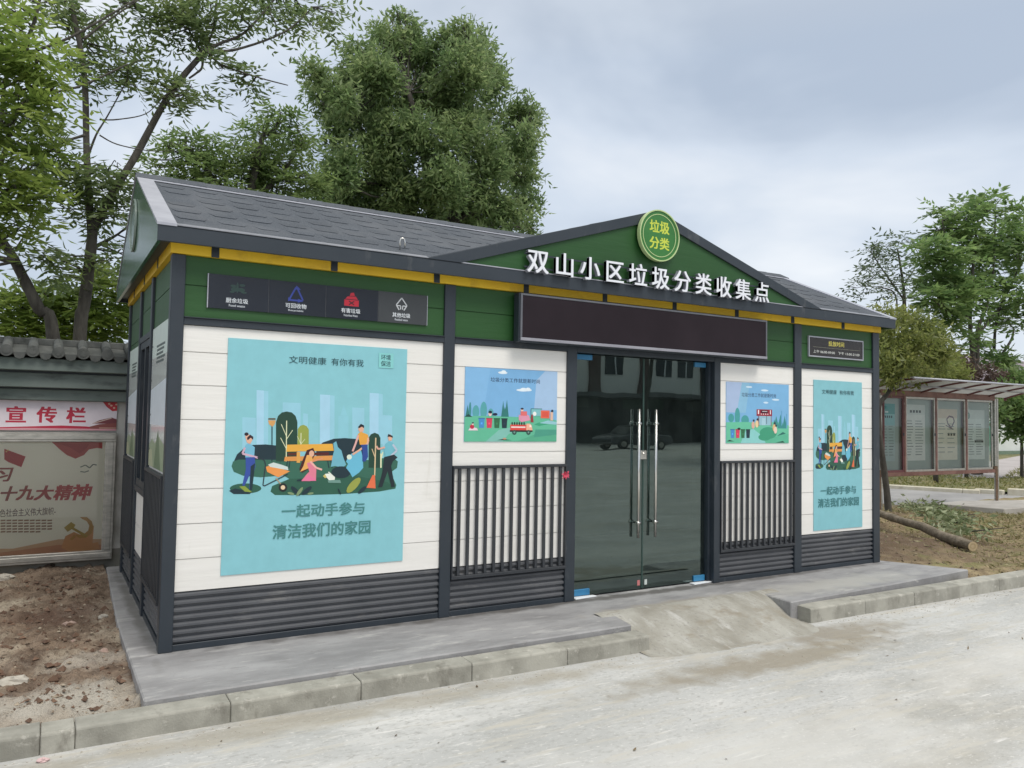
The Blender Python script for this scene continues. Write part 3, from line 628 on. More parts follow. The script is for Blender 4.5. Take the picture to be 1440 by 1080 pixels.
# ------------------------------------------------------------------ posters and signs
TEAL = ink((136, 197, 207)); TEAL2 = ink((132, 192, 202))
def panel_box(x0, x1, z0, z1, yb, th, mi=0):
    mb = MB(); mb.box(x0, x1, yb - th, yb, z0, z1, mi); return mb
def civic_art(F, f, wide=True):
    """flat-colour print: people tidying a park in front of pale towers; f maps drawing units to sheet units"""
    def P(pts, c): F.poly([f(x, y) for x, y in pts], c)
    def El(cx, cy, rx, ry, c, n=18, rot=0):
        cr, sr = math.cos(R(rot)), math.sin(R(rot))
        P([(cx + rx * math.cos(2 * math.pi * i / n) * cr - ry * math.sin(2 * math.pi * i / n) * sr, cy + rx * math.cos(2 * math.pi * i / n) * sr + ry * math.sin(2 * math.pi * i / n) * cr) for i in range(n)], c)
    def Ln(pts, wd, c):
        for (a, b), (d, e) in zip(pts[:-1], pts[1:]):
            l = math.hypot(d - a, e - b) or 1; nx, ny = -(e - b) / l * wd / 2, (d - a) / l * wd / 2
            P([(a + nx, b + ny), (a - nx, b - ny), (d - nx, e - ny), (d + nx, e + ny)], c)
    sky1 = (150, 204, 222); sky2 = (166, 210, 232); navy = (22, 48, 58); dk = (30, 66, 52); gr = (52, 104, 86); mid = (42, 92, 74); tan = (226, 176, 150)
    for x0, x1, y0, y1, c in [(183, 268, 570, 770, sky1), (272, 318, 398, 790, sky2), (318, 346, 402, 790, sky1), (437, 550, 476, 760, sky1), (566, 596, 545, 740, sky1), (604, 662, 600, 740, (140, 200, 212)), (672, 735, 426, 760, sky2), (735, 764, 430, 760, sky1), (788, 852, 560, 730, (140, 200, 214)), (876, 952, 508, 720, sky1), (985, 1042, 416, 740, sky2), (1042, 1068, 420, 740, sky1), (1068, 1128, 556, 760, sky1)]:
        P([(x0, y0), (x1, y0 + 4), (x1, y1), (x0, y1)], c)
    P([(800, 560), (822, 488), (846, 560)], (140, 200, 214))
    P([(130, 850), (150, 805), (190, 770), (250, 745), (330, 742), (430, 752), (430, 870), (130, 870)], navy)
    P([(650, 770), (690, 730), (760, 706), (830, 702), (910, 708), (960, 740), (960, 900), (650, 900)], navy)
    P([(116, 880), (125, 850), (160, 838), (300, 838), (420, 840), (420, 940), (300, 950), (190, 940), (130, 915)], gr)
    P([(420, 830), (780, 850), (980, 840), (1130, 822), (1165, 850), (1160, 890), (1120, 920), (1156, 1000), (1150, 1022), (1050, 1040), (820, 1056), (600, 1062), (390, 1062), (362, 1040), (372, 1005), (420, 985), (480, 960), (430, 930)], gr)
    P([(480, 960), (900, 940), (1100, 980), (1140, 1020), (1040, 1040), (800, 1056), (600, 1062), (395, 1062), (364, 1040), (376, 1004), (440, 985)], mid)
    El(205, 1020, 100, 32, mid); P([(100, 1035), (140, 1020), (250, 1042), (230, 1056), (130, 1056)], navy); P([(165, 1008), (200, 1005), (246, 1045), (200, 1040)], (138, 158, 62))
    # rounded trees
    P([(395, 850), (395, 600), (408, 562), (432, 540), (462, 534), (494, 540), (518, 562), (530, 600), (530, 850)], dk)
    P([(530, 760), (532, 645), (548, 624), (568, 618), (588, 626), (602, 648), (602, 760)], (148, 160, 72))
    P([(980, 890), (980, 700), (994, 678), (1018, 668), (1042, 678), (1054, 700), (1054, 890)], dk)
    for pts, wd in [([(460, 850), (462, 592)], 6), ([(461, 690), (428, 614)], 4), ([(461, 710), (500, 652)], 4), ([(461, 770), (424, 700)], 4), ([(552, 770), (553, 670)], 5), ([(553, 740), (530, 690)], 3), ([(553, 740), (578, 708)], 3), ([(1058, 890), (1058, 800)], 9), ([(1058, 840), (1070, 790)], 6)]:
        Ln(pts, wd, (222, 226, 186))
    Ln([(370, 850), (370, 628)], 7, navy); P([(344, 590), (394, 590), (386, 616), (372, 630), (352, 616)], (214, 160, 96)); P([(346, 576), (392, 576), (392, 586), (346, 586)], (96, 84, 60))
    # bench
    P([(466, 744), (752, 738), (760, 782), (460, 788)], (232, 172, 66)); P([(470, 796), (526, 794), (526, 810), (470, 812)], (88, 40, 28)); P([(636, 794), (730, 792), (730, 808), (636, 810)], (88, 28, 26))
    P([(452, 820), (762, 812), (770, 842), (446, 848)], (222, 150, 78)); P([(526, 790), (548, 790), (548, 858), (526, 858)], (226, 166, 80))
    for a in (468, 484, 722, 742): Ln([(a, 846), (a + (8 if a > 600 else -6), 892)], 6, navy)
    # bags of litter
    P([(756, 735), (775, 722), (786, 760), (808, 780), (822, 830), (838, 870), (816, 890), (770, 878), (742, 884), (752, 820), (762, 780)], (112, 178, 196))
    El(806, 918, 62, 38, navy); P([(846, 830), (872, 800), (930, 768), (944, 830), (946, 890), (920, 920), (878, 950), (862, 920), (838, 890), (850, 866), (838, 850)], (106, 186, 214)); El(858, 822, 16, 16, (222, 232, 214))
    # woman with barrow
    P([(200, 690), (216, 676), (244, 690), (246, 716), (232, 740), (212, 730)], tan); P([(212, 700), (232, 680), (252, 694), (250, 712), (236, 700), (216, 716)], (48, 28, 40)); El(209, 677, 13, 11, (40, 28, 40))
    P([(196, 770), (206, 742), (232, 738), (262, 760), (258, 822), (204, 830)], (118, 184, 210)); Ln([(200, 762), (184, 800), (230, 812), (282, 826)], 13, (206, 170, 190))
    P([(204, 824), (262, 822), (266, 880), (248, 960), (240, 1026), (228, 1026), (232, 930), (210, 980), (196, 1005), (184, 1000), (206, 900)], (50, 78, 160)); P([(236, 880), (264, 860), (254, 960), (246, 1030), (230, 1030)], navy)
    Ln([(278, 822), (322, 842), (330, 870), (314, 1000), (324, 1004), (400, 966), (470, 930)], 7, (36, 52, 60)); P([(332, 884), (360, 874), (484, 912), (410, 950), (340, 915)], (234, 152, 78)); P([(345, 870), (380, 856), (430, 870), (470, 884), (474, 905), (360, 884)], (206, 218, 214))
    Ln([(395, 955), (440, 1010)], 7, (170, 150, 120)); El(440, 1014, 27, 27, (26, 34, 36)); El(440, 1014, 14, 14, (232, 206, 170))
    # crouching woman
    P([(560, 850), (590, 778), (630, 764), (644, 800), (620, 850), (596, 900), (560, 922), (542, 900)], (70, 26, 28)); P([(568, 880), (590, 810), (622, 806), (628, 850), (606, 890), (548, 915)], (234, 172, 92)); El(620, 800, 16, 20, tan)
    P([(590, 860), (622, 850), (650, 900), (648, 968), (606, 974), (556, 972), (590, 930), (606, 914)], (226, 128, 150)); Ln([(612, 850), (650, 890), (686, 902)], 12, (236, 180, 170)); Ln([(624, 850), (690, 830)], 9, (226, 150, 110)); P([(600, 935), (640, 955), (650, 972), (556, 974)], (232, 120, 160)); P([(530, 965), (560, 960), (556, 974), (526, 974)], navy)
    # little white dog
    P([(694, 946), (706, 928), (730, 926), (746, 936), (768, 950), (766, 966), (730, 968), (716, 952)], (236, 238, 228)); P([(692, 942), (704, 930), (716, 948), (706, 956)], (206, 188, 110)); Ln([(726, 916), (764, 950)], 7, (226, 230, 220)); P([(722, 968), (800, 966), (806, 986), (726, 984)], (110, 150, 140))
    # man in orange
    P([(916, 626), (934, 616), (950, 630), (946, 660), (926, 668), (914, 650)], tan); P([(912, 632), (930, 612), (950, 622), (950, 640), (936, 630), (918, 640)], (20, 30, 40)); P([(912, 676), (930, 662), (974, 680), (984, 720), (968, 744), (924, 744)], (230, 166, 66))
    Ln([(914, 684), (896, 740), (878, 786)], 12, (222, 172, 166)); Ln([(976, 700), (974, 736), (922, 778), (878, 806)], 12, (226, 176, 150)); P([(930, 744), (972, 742), (976, 820), (960, 850), (940, 850), (940, 780)], (44, 74, 146))
    # man with broom
    P([(1100, 690), (1116, 678), (1130, 694), (1124, 718), (1106, 720)], tan); P([(1098, 694), (1104, 676), (1130, 688), (1132, 700), (1114, 694)], (24, 28, 36)); P([(1084, 740), (1104, 724), (1132, 730), (1146, 770), (1124, 812), (1084, 822), (1076, 780)], (114, 184, 200)); Ln([(1132, 742), (1158, 780), (1120, 816)], 12, (186, 196, 214)); Ln([(1082, 760), (1040, 772), (1028, 752)], 11, (222, 170, 150))
    P([(1078, 822), (1140, 806), (1162, 824), (1132, 850), (1122, 880), (1146, 1010), (1124, 1012), (1100, 910), (1066, 1012), (1040, 1014), (1066, 920)], (26, 40, 48)); Ln([(1018, 940), (1024, 700)], 8, (214, 190, 150)); Ln([(1022, 830), (1000, 770)], 5, (214, 190, 150)); P([(1004, 936), (1020, 936), (1024, 1020), (966, 1016)], (226, 112, 72))
    # plants in front
    for cx, cy, rx, ry, a, c in [(520, 1036, 40, 14, 45, navy), (545, 1040, 34, 10, -55, (126, 150, 110)), (590, 1034, 40, 14, -40, navy), (490, 1052, 22, 8, 15, (126, 150, 110)), (614, 1052, 20, 7, -10, (126, 150, 110)), (885, 1000, 62, 24, -48, (152, 160, 74)), (940, 1030, 34, 12, -40, navy), (796, 1040, 22, 5, 65, navy)]: El(cx, cy, rx, ry, c, 14, a)
ART_SRC = [(93, 68), (1222, 140), (1197, 1477), (50, 1572)]
# large teal poster, left bay
SHEET = [TEAL]
x0, x1, z0, z1 = .347, 1.572, .434, 1.931
mb = panel_box(x0, x1, z0, z1, .0195, .006)
mats = [TEAL]; F = Frame(mb, (x0, .0135, z0), (1, 0, 0), (0, 0, 1), (0, -1, 0), x1 - x0, z1 - z0, mats)
civic_art(F, homog(ART_SRC, [(0, 1), (1, 1), (1, 0), (0, 0)]))
F.rect(.825, .905, .915, .975, (136, 206, 206))
h = homog(ART_SRC, [(0, 1), (1, 1), (1, 0), (0, 0)])
def box_px(a, b): (u0, v0), (u1, v1) = h(*a), h(*b); return u0, min(v0, v1), u1, max(v0, v1)
INKD = (36, 74, 82)
F.text('文明健康', .315, .905, .520, .938, INKD); F.text('有你有我', .548, .905, .735, .938, INKD)
F.text('环境', .838, .942, .898, .968, INKD, .02); F.text('保洁', .838, .912, .898, .938, INKD, .02)
F.text('一起动手参与', .300, .228, .762, .285, (70, 132, 132), .02); F.text('清洁我们的家园', .255, .138, .800, .200, (70, 132, 132), .02)
tag(mb.build('poster', mats), 'large squarish teal poster of people tidying a park, in the left bay', 'poster', 'printed posters on the kiosk walls')
# tall teal poster, right bay
x0, x1, z0, z1 = 5.958, 6.722, .386, 1.889
mats = [TEAL2]; mb = panel_box(x0, x1, z0, z1, .0195, .006); F = Frame(mb, (x0, .0135, z0), (1, 0, 0), (0, 0, 1), (0, -1, 0), x1 - x0, z1 - z0, mats)
h2 = homog(ART_SRC, [(0, .96), (1, .96), (1, .0), (0, .0)])
civic_art(F, lambda x, y: ((lambda q: (q[0], .385 + (q[1] - .31) * .82))(h(x, y))))
F.text('文明健康', .16, .908, .46, .938, INKD); F.text('有你有我', .52, .908, .82, .938, INKD)
F.text('一起动手参与', .13, .232, .86, .288, (62, 122, 126), .02); F.text('清洁我们的家园', .08, .150, .92, .210, (62, 122, 126), .02)
tag(mb.build('poster', mats), 'tall narrow teal poster of people tidying a park, in the right end bay', 'poster', 'printed posters on the kiosk walls')
# two small blue posters
def bins(F, u, v, w_, h_, gap):
    for k, c in enumerate([(72, 140, 200), (212, 62, 92), (46, 108, 72), (26, 50, 62)]):
        a = u + k * (w_ + gap); F.poly([(a + .1 * w_, v), (a + .9 * w_, v), (a + w_, v + h_ * .9), (a, v + h_ * .9)], c); F.rect(a - .05 * w_, v + h_ * .9, a + 1.05 * w_, v + h_, tuple(x * .8 for x in c)); F.rect(a + .35 * w_, v + h_ * .35, a + .65 * w_, v + h_ * .55, tuple(min(255, x * 1.25) for x in c))
def meadow(F, a, b):
    F.poly([(0, 0), (1, 0), (1, .30), (.8, .36), (.55, .34), (.3, .35), (0, .34)], a)
    F.poly([(0, 0), (.55, 0), (.75, .10), (1, .16), (1, 0)], b)
def pines(F, lst, c):
    for u, v, w_, hh in lst: F.poly([(u - w_, v), (u + w_, v), (u, v + hh)], c)
def puffs(F, lst, c):
    for u, v, a, b in lst: F.ell(u, v, a, b, c)
x0, x1, z0, z1 = 2.042, 2.868, 1.272, 1.829
mats = [ink((124, 178, 222))]; mb = panel_box(x0, x1, z0, z1, .0195, .005); F = Frame(mb, (x0, .0145, z0), (1, 0, 0), (0, 0, 1), (0, -1, 0), x1 - x0, z1 - z0, mats)
F.poly([(.74, .45), (1, .45), (1, 1), (.86, 1), (.76, .86)], (166, 196, 228)); F.poly([(0, .45), (.2, .45), (.26, 1), (0, 1)], (132, 184, 226))
F.text('垃圾分类工作就是新时尚', .262, .815, .800, .876, (26, 40, 74), .008)
for u, v, a in [(.39, .945, .05), (.61, .715, .07), (.66, .72, .05)]: F.ell(u, v, a, .018, (226, 238, 246)); F.ell(u + .01, v + .014, a * .5, .02, (232, 242, 248))
puffs(F, [(.115, .40, .035, .09), (.195, .42, .035, .12), (.27, .38, .03, .07)], (86, 164, 170)); puffs(F, [(.055, .42, .012, .11)], (62, 140, 142))
meadow(F, (98, 186, 152), (86, 172, 138)); pines(F, [(.03, .33, .022, .16), (.40, .34, .02, .22), (.44, .34, .022, .24), (.42, .34, .03, .14)], (48, 122, 118)); F.poly([(0, .33), (.08, .33), (.04, .37)], (24, 70, 66))
F.poly([(.22, 0), (.36, .16), (.50, .20), (.62, .20), (.46, .10), (.40, 0)], (128, 190, 178)); F.poly([(.74, .24), (.80, .27), (.92, .25), (.80, .22)], (58, 160, 122)); F.poly([(.8, .26), (.9, .30), (1, .28), (1, .24)], (150, 200, 210)); F.poly([(.74, .06), (1, .10), (1, .17), (.76, .17)], (74, 156, 134))
bins(F, .145, .185, .062, .135, .018); F.ell(.262, .375, .018, .03, (232, 200, 196)); F.ell(.265, .40, .018, .02, (22, 30, 48)); F.ell(.315, .372, .026, .018, (22, 30, 60)); F.line([(.29, .36), (.31, .38)], .012, (22, 30, 60))
F.poly([(.04, .15), (.14, .15), (.13, .18), (.10, .19), (.06, .19)], (236, 214, 224)); F.ell(.078, .20, .022, .03, (190, 40, 70)); F.ell(.085, .235, .010, .014, (236, 206, 200)); F.ell(.086, .25, .010, .010, (40, 30, 50))
F.poly([(.48, .155), (.655, .155), (.655, .235), (.48, .235)], (222, 74, 66)); F.rect(.49, .19, .645, .21, (240, 220, 216)); F.poly([(.655, .155), (.725, .155), (.715, .225), (.695, .25), (.655, .25)], (240, 178, 150)); F.poly([(.69, .20), (.715, .20), (.705, .235), (.69, .235)], (250, 232, 222)); F.rect(.475, .135, .725, .158, (40, 36, 40))
for u in (.525, .68): F.ell(u, .128, .024, .034, (36, 72, 66)); F.ell(u, .128, .010, .014, (110, 150, 140))
for k in range(6): F.ell(.50 + k * .026, .25, .008, .022, (30, 40, 38))
F.poly([(.57, .37), (.68, .37), (.70, .30), (.60, .27), (.57, .30)], (222, 150, 176)); F.rect(.59, .36, .66, .42, (226, 112, 112)); F.ell(.605, .44, .016, .02, (238, 200, 186)); F.ell(.606, .456, .016, .014, (30, 30, 50)); F.rect(.70, .36, .82, .46, (128, 190, 196)); F.line([(.705, .30), (.705, .46), (.83, .46)], .006, (46, 108, 100)); F.rect(.815, .33, .915, .44, (232, 106, 82)); F.rect(.83, .345, .90, .42, (220, 88, 72)); F.ell(.745, .39, .02, .03, (240, 240, 236)); F.poly([(.70, .27), (.735, .27), (.725, .38), (.71, .38)], (150, 54, 60)); F.rect(.925, .30, .955, .42, (226, 188, 166)); F.ell(.945, .435, .014, .018, (30, 34, 56))
F.poly([(.34, .02), (.40, .035), (.50, .02)], (16, 40, 36)); F.ell(.42, .04, .02, .012, (190, 150, 120))
tag(mb.build('poster', mats), 'small blue landscape poster with a red lorry and four coloured bins, above the left grille', 'poster', 'printed posters on the kiosk walls')
x0, x1, z0, z1 = 4.744, 5.592, 1.256, 1.823
mats = [ink((124, 180, 222))]; mb = panel_box(x0, x1, z0, z1, .0195, .005); F = Frame(mb, (x0, .0145, z0), (1, 0, 0), (0, 0, 1), (0, -1, 0), x1 - x0, z1 - z0, mats)
F.poly([(0, .5), (.16, .5), (.24, 1), (0, 1)], (170, 190, 222)); F.poly([(.16, .5), (.30, .5), (.36, 1), (.24, 1)], (140, 190, 220))
F.text('垃圾分类工作就是新时尚', .235, .765, .785, .834, (26, 40, 74), .008)
for u, v, a in [(.35, .93, .05), (.62, .68, .04), (.78, .735, .06), (.60, .885, .06)]: F.ell(u, v, a, .016, (206, 228, 244))
puffs(F, [(.075, .41, .045, .07), (.17, .44, .04, .14), (.29, .38, .06, .08)], (72, 158, 158))
meadow(F, (104, 194, 160), (92, 184, 150)); pines(F, [(.79, .28, .04, .18), (.86, .25, .05, .24), (.93, .25, .04, .22), (.76, .28, .03, .12)], (56, 140, 140)); F.rect(.87, .3, .885, .55, (96, 162, 200)); F.rect(.955, .25, .97, .5, (96, 162, 200))
F.poly([(.22, 0), (.30, .20), (.42, .24), (.56, .12), (.62, 0)], (140, 206, 204)); puffs(F, [(.66, .17, .14, .10), (.60, .10, .10, .06)], (62, 156, 122)); F.poly([(.8, .12), (.95, .16), (.9, .19)], (36, 110, 100))
bins(F, .065, .085, .062, .145, .018); F.ell(.195, .235, .025, .018, (24, 30, 40))
F.rect(.47, .455, .72, .565, (150, 26, 50)); F.rect(.54, .50, .65, .55, (60, 16, 40)); F.rect(.49, .485, .51, .555, (240, 226, 230)); F.rect(.685, .485, .70, .555, (240, 226, 230)); F.rect(.56, .528, .64, .536, (240, 240, 240))
for k in range(4): F.ell(.545 + k * .035, .486, .010, .010, (244, 214, 214))
F.rect(.50, .30, .71, .455, (150, 190, 206)); F.line([(.505, .28), (.505, .455)], .01, (130, 60, 60)); F.line([(.705, .28), (.705, .455)], .01, (130, 60, 60)); F.line([(.63, .32), (.63, .455)], .008, (60, 80, 90)); F.rect(.555, .30, .61, .42, (170, 206, 220))
for u, v, c in [(.415, .30, (226, 176, 160)), (.475, .32, (236, 206, 160)), (.755, .26, (224, 186, 130)), (.775, .22, (236, 206, 190))]: F.ell(u, v, .026, .06, c); F.ell(u + .01, v + .075, .014, .02, (40, 36, 50))
F.poly([(.01, .03), (.12, .03), (.05, .055)], (18, 50, 46)); F.poly([(.78, .01), (.93, .01), (.9, .035)], (18, 60, 50))
tag(mb.build('poster', mats), 'small blue landscape poster with a red pavilion and four bins, above the right grille', 'poster', 'printed posters on the kiosk walls')
# two tall prints on the left end wall (a pale landscape each)
def end_print(ya, yb, za, zb, lab, dark):
    mats = [ink((226, 232, 230), .12)]; mb = MB(); mb.box(.0125, .0195, ya, yb, za, zb)
    F = Frame(mb, (.0125, yb, za), (0, -1, 0), (0, 0, 1), (-1, 0, 0), yb - ya, zb - za, mats)
    F.rect(0, .78, 1, 1, (206, 220, 214)); F.poly([(0, .3), (1, .3), (1, .62), (0, .55)], (212, 222, 230))
    for k in range(5): F.rect(.28 + .03 * (k % 2), .845 - k * .028, .78 - .05 * (k % 3), .862 - k * .028, (86, 98, 96))
    F.poly([(0, 0), (1, 0), (1, .16), (.62, .22), (.36, .17), (.2, .20), (0, .15)], (150, 166, 136)); F.poly([(.35, 0), (.75, 0), (.62, .20), (.55, .27), (.45, .18)], (104, 126, 96)); F.poly([(0, .0), (.3, .0), (.2, .12), (0, .12)], (176, 182, 150))
    for k in range(4):
        for u in (.03, .97): F.ell(u, .12 + .25 * k, .018, .008, (40, 46, 50))
    tag(mb.build('poster', mats), lab, 'poster', 'printed posters on the kiosk walls')
end_print(.10, .985, 1.075, 2.045, 'tall pale landscape poster on the left end wall, next to the front corner post', 0)
end_print(1.90, 2.74, 1.075, 2.00, 'tall pale landscape poster on the left end wall, beyond the dark window', 1)

# sorting guide: one dark strip of four fields
def cell_text(F, u, zh, en, w_):
    F.text(zh, u - w_ / 2, .195, u + w_ / 2, .345, (224, 230, 236), .008); F.text(en, u - w_ * .36, .085, u + w_ * .36, .155, (210, 216, 224), .008)
x0, x1, z0, z1 = .216, 1.716, 2.112, 2.328
NAVY = mat('sign_navy', (.010, .014, .024), (.015, .020, .032), scale=2, rough=.22); NAVY_REFL = mat('sign_navy_reflection', (.045, .050, .055), (.055, .06, .066), scale=2, rough=.25)  # the greyer navy has a reflection painted into its colour, for the last field
sg = thing('sorting_sign', 'long dark sign strip with four waste-sorting fields over the large teal poster', 'sign', ((x0 + x1) / 2, .01, z0))
divs = [x0, .589, .969, 1.343, x1]; DAT = [('厨余垃圾', 'Food waste'), ('可回收物', 'Recyclable'), ('有害垃圾', 'Hazardous Waste'), ('其他垃圾', 'Residual waste')]
for i in range(4):
    mats = [NAVY if i < 3 else NAVY_REFL]; a, b = divs[i] + .002, divs[i + 1] - .002
    mb = MB(); mb.box(a, b, .008, .0195, z0, z1); F = Frame(mb, (a, .008, z0), (1, 0, 0), (0, 0, 1), (0, -1, 0), b - a, z1 - z0, mats)
    cell_text(F, .47, *DAT[i], .37)
    if i == 0:
        for u, v, a2, b2 in [(.47, .66, .02, .16), (.42, .60, .06, .07), (.53, .60, .07, .06), (.40, .70, .05, .04), (.55, .74, .05, .04), (.38, .52, .04, .03), (.58, .53, .05, .03)]: F.ell(u, v, a2, b2, (36, 62, 58), 10)
    if i == 1:
        for p in [[(.36, .44), (.58, .44)], [(.59, .46), (.48, .84)], [(.46, .84), (.35, .46)]]: F.line(p, .030, (48, 66, 150))
        for p in [[(.50, .50), (.60, .44), (.50, .38)], [(.44, .78), (.47, .90), (.55, .78)], [(.33, .52), (.33, .40), (.40, .44)]]: F.poly(p, (48, 66, 150))
    if i == 2:
        F.rect(.34, .42, .62, .62, (184, 34, 54)); F.poly([(.36, .64), (.60, .64), (.56, .74), (.40, .72)], (184, 34, 54)); F.poly([(.44, .74), (.54, .76), (.52, .86), (.46, .84)], (184, 34, 54)); F.line([(.43, .58), (.53, .46)], .02, (40, 20, 30)); F.line([(.53, .58), (.43, .46)], .02, (40, 20, 30))
    if i == 3:
        F.line([(.42, .44), (.36, .60), (.47, .84), (.58, .60), (.52, .44)], .022, (196, 200, 204)); F.line([(.36, .58), (.45, .58), (.45, .46)], .02, (196, 200, 204)); F.line([(.58, .58), (.49, .58), (.49, .46)], .02, (196, 200, 204))
    mb.build('sign_field', mats, sg)
mb = MB()
md_ = MB()
for xd in divs[1:-1]: md_.box(xd - .0018, xd + .0018, .010, .0195, z0, z1)
md_.build('sign_divider', mat('divider_grey', (.06, .065, .075), (.08, .085, .095), rough=.4), sg)
mb.box(x0 - .006, x0, .004, .0195, z0, z1); mb.build('sign_edge', FLASH, sg); mb = MB(); mb.box(x1, x1 + .004, .006, .0195, z0, z1); mb.build('sign_edge', FLASH, sg)
# opening hours
x0, x1, z0, z1 = 5.872, 6.735, 2.118, 2.325
mats = [mat('hours_black', (.022, .020, .022), (.032, .028, .030), scale=3, rough=.25)]
hs_ = thing('hours_sign', 'small black opening-hours sign in a thin metal frame above the tall narrow poster', 'sign', ((x0 + x1) / 2, .01, z0))
mb = MB(); mb.box(x0 + .012, x1 - .012, .008, .0195, z0 + .012, z1 - .012); F = Frame(mb, (x0, .008, z0), (1, 0, 0), (0, 0, 1), (0, -1, 0), x1 - x0, z1 - z0, mats)
F.text('投放时间', .355, .590, .640, .835, (226, 214, 96), .01); F.rect(.08, .482, .94, .492, (150, 150, 130)); F.text('上午 06:00-09:00', .085, .200, .470, .350, (216, 218, 214), .005); F.text('下午 13:00-21:00', .530, .200, .930, .350, (216, 218, 214), .005)
mb.build('sign_face', mats, hs_)
mb = MB()
for a in ((x0, x1, z0, z0 + .012), (x0, x1, z1 - .012, z1), (x0, x0 + .012, z0 + .0121, z1 - .0121), (x1 - .012, x1, z0 + .0121, z1 - .0121)): mb.box(a[0], a[1], .003, .0195, a[2], a[3])
mb.build('sign_frame', FLASH, hs_)
# LED display
x0, x1, z0, z1 = 2.440, 5.172, 2.036, 2.412
led = thing('led_display', 'long blank dark LED display box mounted over the glass doors', 'display', ((x0 + x1) / 2, -.05, z0))
mb = MB(); mb.box(x0, x1, -.085, -.0085, z0, z1); mb.build('casing', FRAME, led, bevel=.003)
mb = MB(); mb.box(x0 + .028, x1 - .028, -.092, -.0855, z0 + .034, z1 - .020); mb.build('screen', SCREEN, led)
mb = MB(); mb.box(x0 + .012, x1 - .012, -.100, -.0855, z0 + .010, z0 + .033); mb.build('frame_strip', mat('pale_metal_strip', (.26, .26, .30), (.32, .32, .36), scale=4, rough=.45), led, bevel=.002)
mb = MB(); mb.box(x0 + .010, x0 + .0275, -.096, -.0855, z0 + .0335, z1 - .004); mb.box(x1 - .0275, x1 - .010, -.096, -.0855, z0 + .0335, z1 - .004); mb.box(x0 + .028, x1 - .028, -.096, -.0855, z1 - .0195, z1 - .004)
mb.build('frame_strip', mat('grey_metal_strip', (.10, .105, .125), (.13, .135, .155), scale=4, rough=.45), led, bevel=.002)
# round badges
def badge(O, U, N_, rad, lab):
    O = Vector(O); U = Vector(U); N_ = Vector(N_); V = Vector((0, 0, 1))
    b = thing('round_sign', lab, 'sign', O)
    def ring(r0, r1, d0, d1, n=56):
        mb = MB()
        for i in range(n):
            a, c = 2 * math.pi * i / n, 2 * math.pi * (i + 1) / n
            q = lambda r_, t_, d: O + U * (r_ * math.cos(t_)) + V * (r_ * math.sin(t_)) + N_ * d
            mb.face([q(r0, a, d1), q(r1, a, d1), q(r1, c, d1), q(r0, c, d1)]); mb.face([q(r1, a, d0), q(r1, a, d1), q(r1, c, d1), q(r1, c, d0)][::-1])
            if r0 > 0: mb.face([q(r0, a, d0), q(r0, a, d1), q(r0, c, d1), q(r0, c, d0)])
        return mb
    mats = [mat('badge_green', (.030, .155, .030), (.040, .185, .040), scale=4, rough=.3) if rad > .2 else GLOSSG]
    mb = MB(); n = 56; dth = .030 if rad > .2 else .006; mb.prism([O + U * (rad * math.cos(2 * math.pi * i / n)) + V * (rad * math.sin(2 * math.pi * i / n)) + N_ * 0 for i in range(n)], N_ * dth)
    F = Frame(mb, O - U * rad - V * rad + N_ * dth, U, V, N_, 2 * rad, 2 * rad, mats)
    if rad > .2:
        F.text('垃圾', .245, .545, .760, .800, (196, 208, 74), .028); F.text('分类', .245, .225, .760, .470, (196, 208, 74), .028)
    mb.build('disc', mats, b)
    RIM = mat('badge_rim', (.42, .55, .24), (.50, .62, .32), scale=5, rough=.35) if rad > .2 else mat('gable_rim', (.26, .33, .29), (.32, .39, .35), scale=5, rough=.3)
    ring(rad - .004, rad + .006, .0, dth + .008).build('rim', RIM, b); ring(rad - .036, rad - .030, dth + .0002, dth + .003).build('rim', RIM, b)
badge((3.765, -.136, 3.012), (1, 0, 0), (0, -1, 0), .213, 'round green sign with yellow characters at the top of the front gable')
badge((-.103, 1.42, 2.875), (0, -1, 0), (-1, 0, 0), .195, 'round green sign with a pale rim on the left end gable')

# ------------------------------------------------------------------ garden wall with tiled coping, banner and notice board on the left
WX0, WX1, WF = -6.0, 2.6, 3.36
PLAS = mat('aged_plaster', (.46, .45, .42), (.58, .57, .54), scale=3, rough=.9, bump=.3, bscale=40, spots=[((.26, .25, .22), 2.2, .58, .74, (1, 1, .4))])
TILE = mat('grey_clay_tile', (.060, .066, .064), (.115, .12, .115), scale=7, rough=.8, bump=.4, bscale=60, spots=[((.15, .15, .14), 5, .60, .75, (1, 1, 1)), ((.03, .035, .03), 9, .6, .75, (1, 1, 1))])
MOULD = mat('grey_green_moulding', (.13, .165, .152), (.18, .215, .20), scale=2.5, rough=.75, spots=[((.06, .07, .066), 3, .56, .72, (.5, 1, 2))])
wall = thing('garden_wall', 'plastered garden wall with grey tiled coping and stepped mouldings behind the kiosk', 'wall', ((WX0 + WX1) / 2, 3.5, -.2))
mb = MB(); mb.box(WX0, WX1, WF, 3.66, -.3, 1.90); mb.build('masonry', PLAS, wall)
mb = MB(); mb.box(WX0, WX1, WF - .012, WF - .0005, -.3, .13); mb.build('plinth', mat('wall_plinth', (.17, .165, .14), (.25, .24, .21), scale=5, rough=.9), wall)
for y0, za, zb in ((WF - .085, 1.545, 1.648), (WF - .16, 1.660, 1.795), (WF - .235, 1.812, 1.925)):
    mb = MB(); mb.box(WX0, WX1, y0, 3.70, za, zb); mb.build('moulding', MOULD, wall, bevel=.006)
mb = MB(); mb.box(WX0, WX1, WF - .06, 3.69, 1.6485, 1.6595); mb.box(WX0, WX1, WF - .135, 3.69, 1.7955, 1.8115); mb.build('moulding_shadow_gap', FRAME, wall)
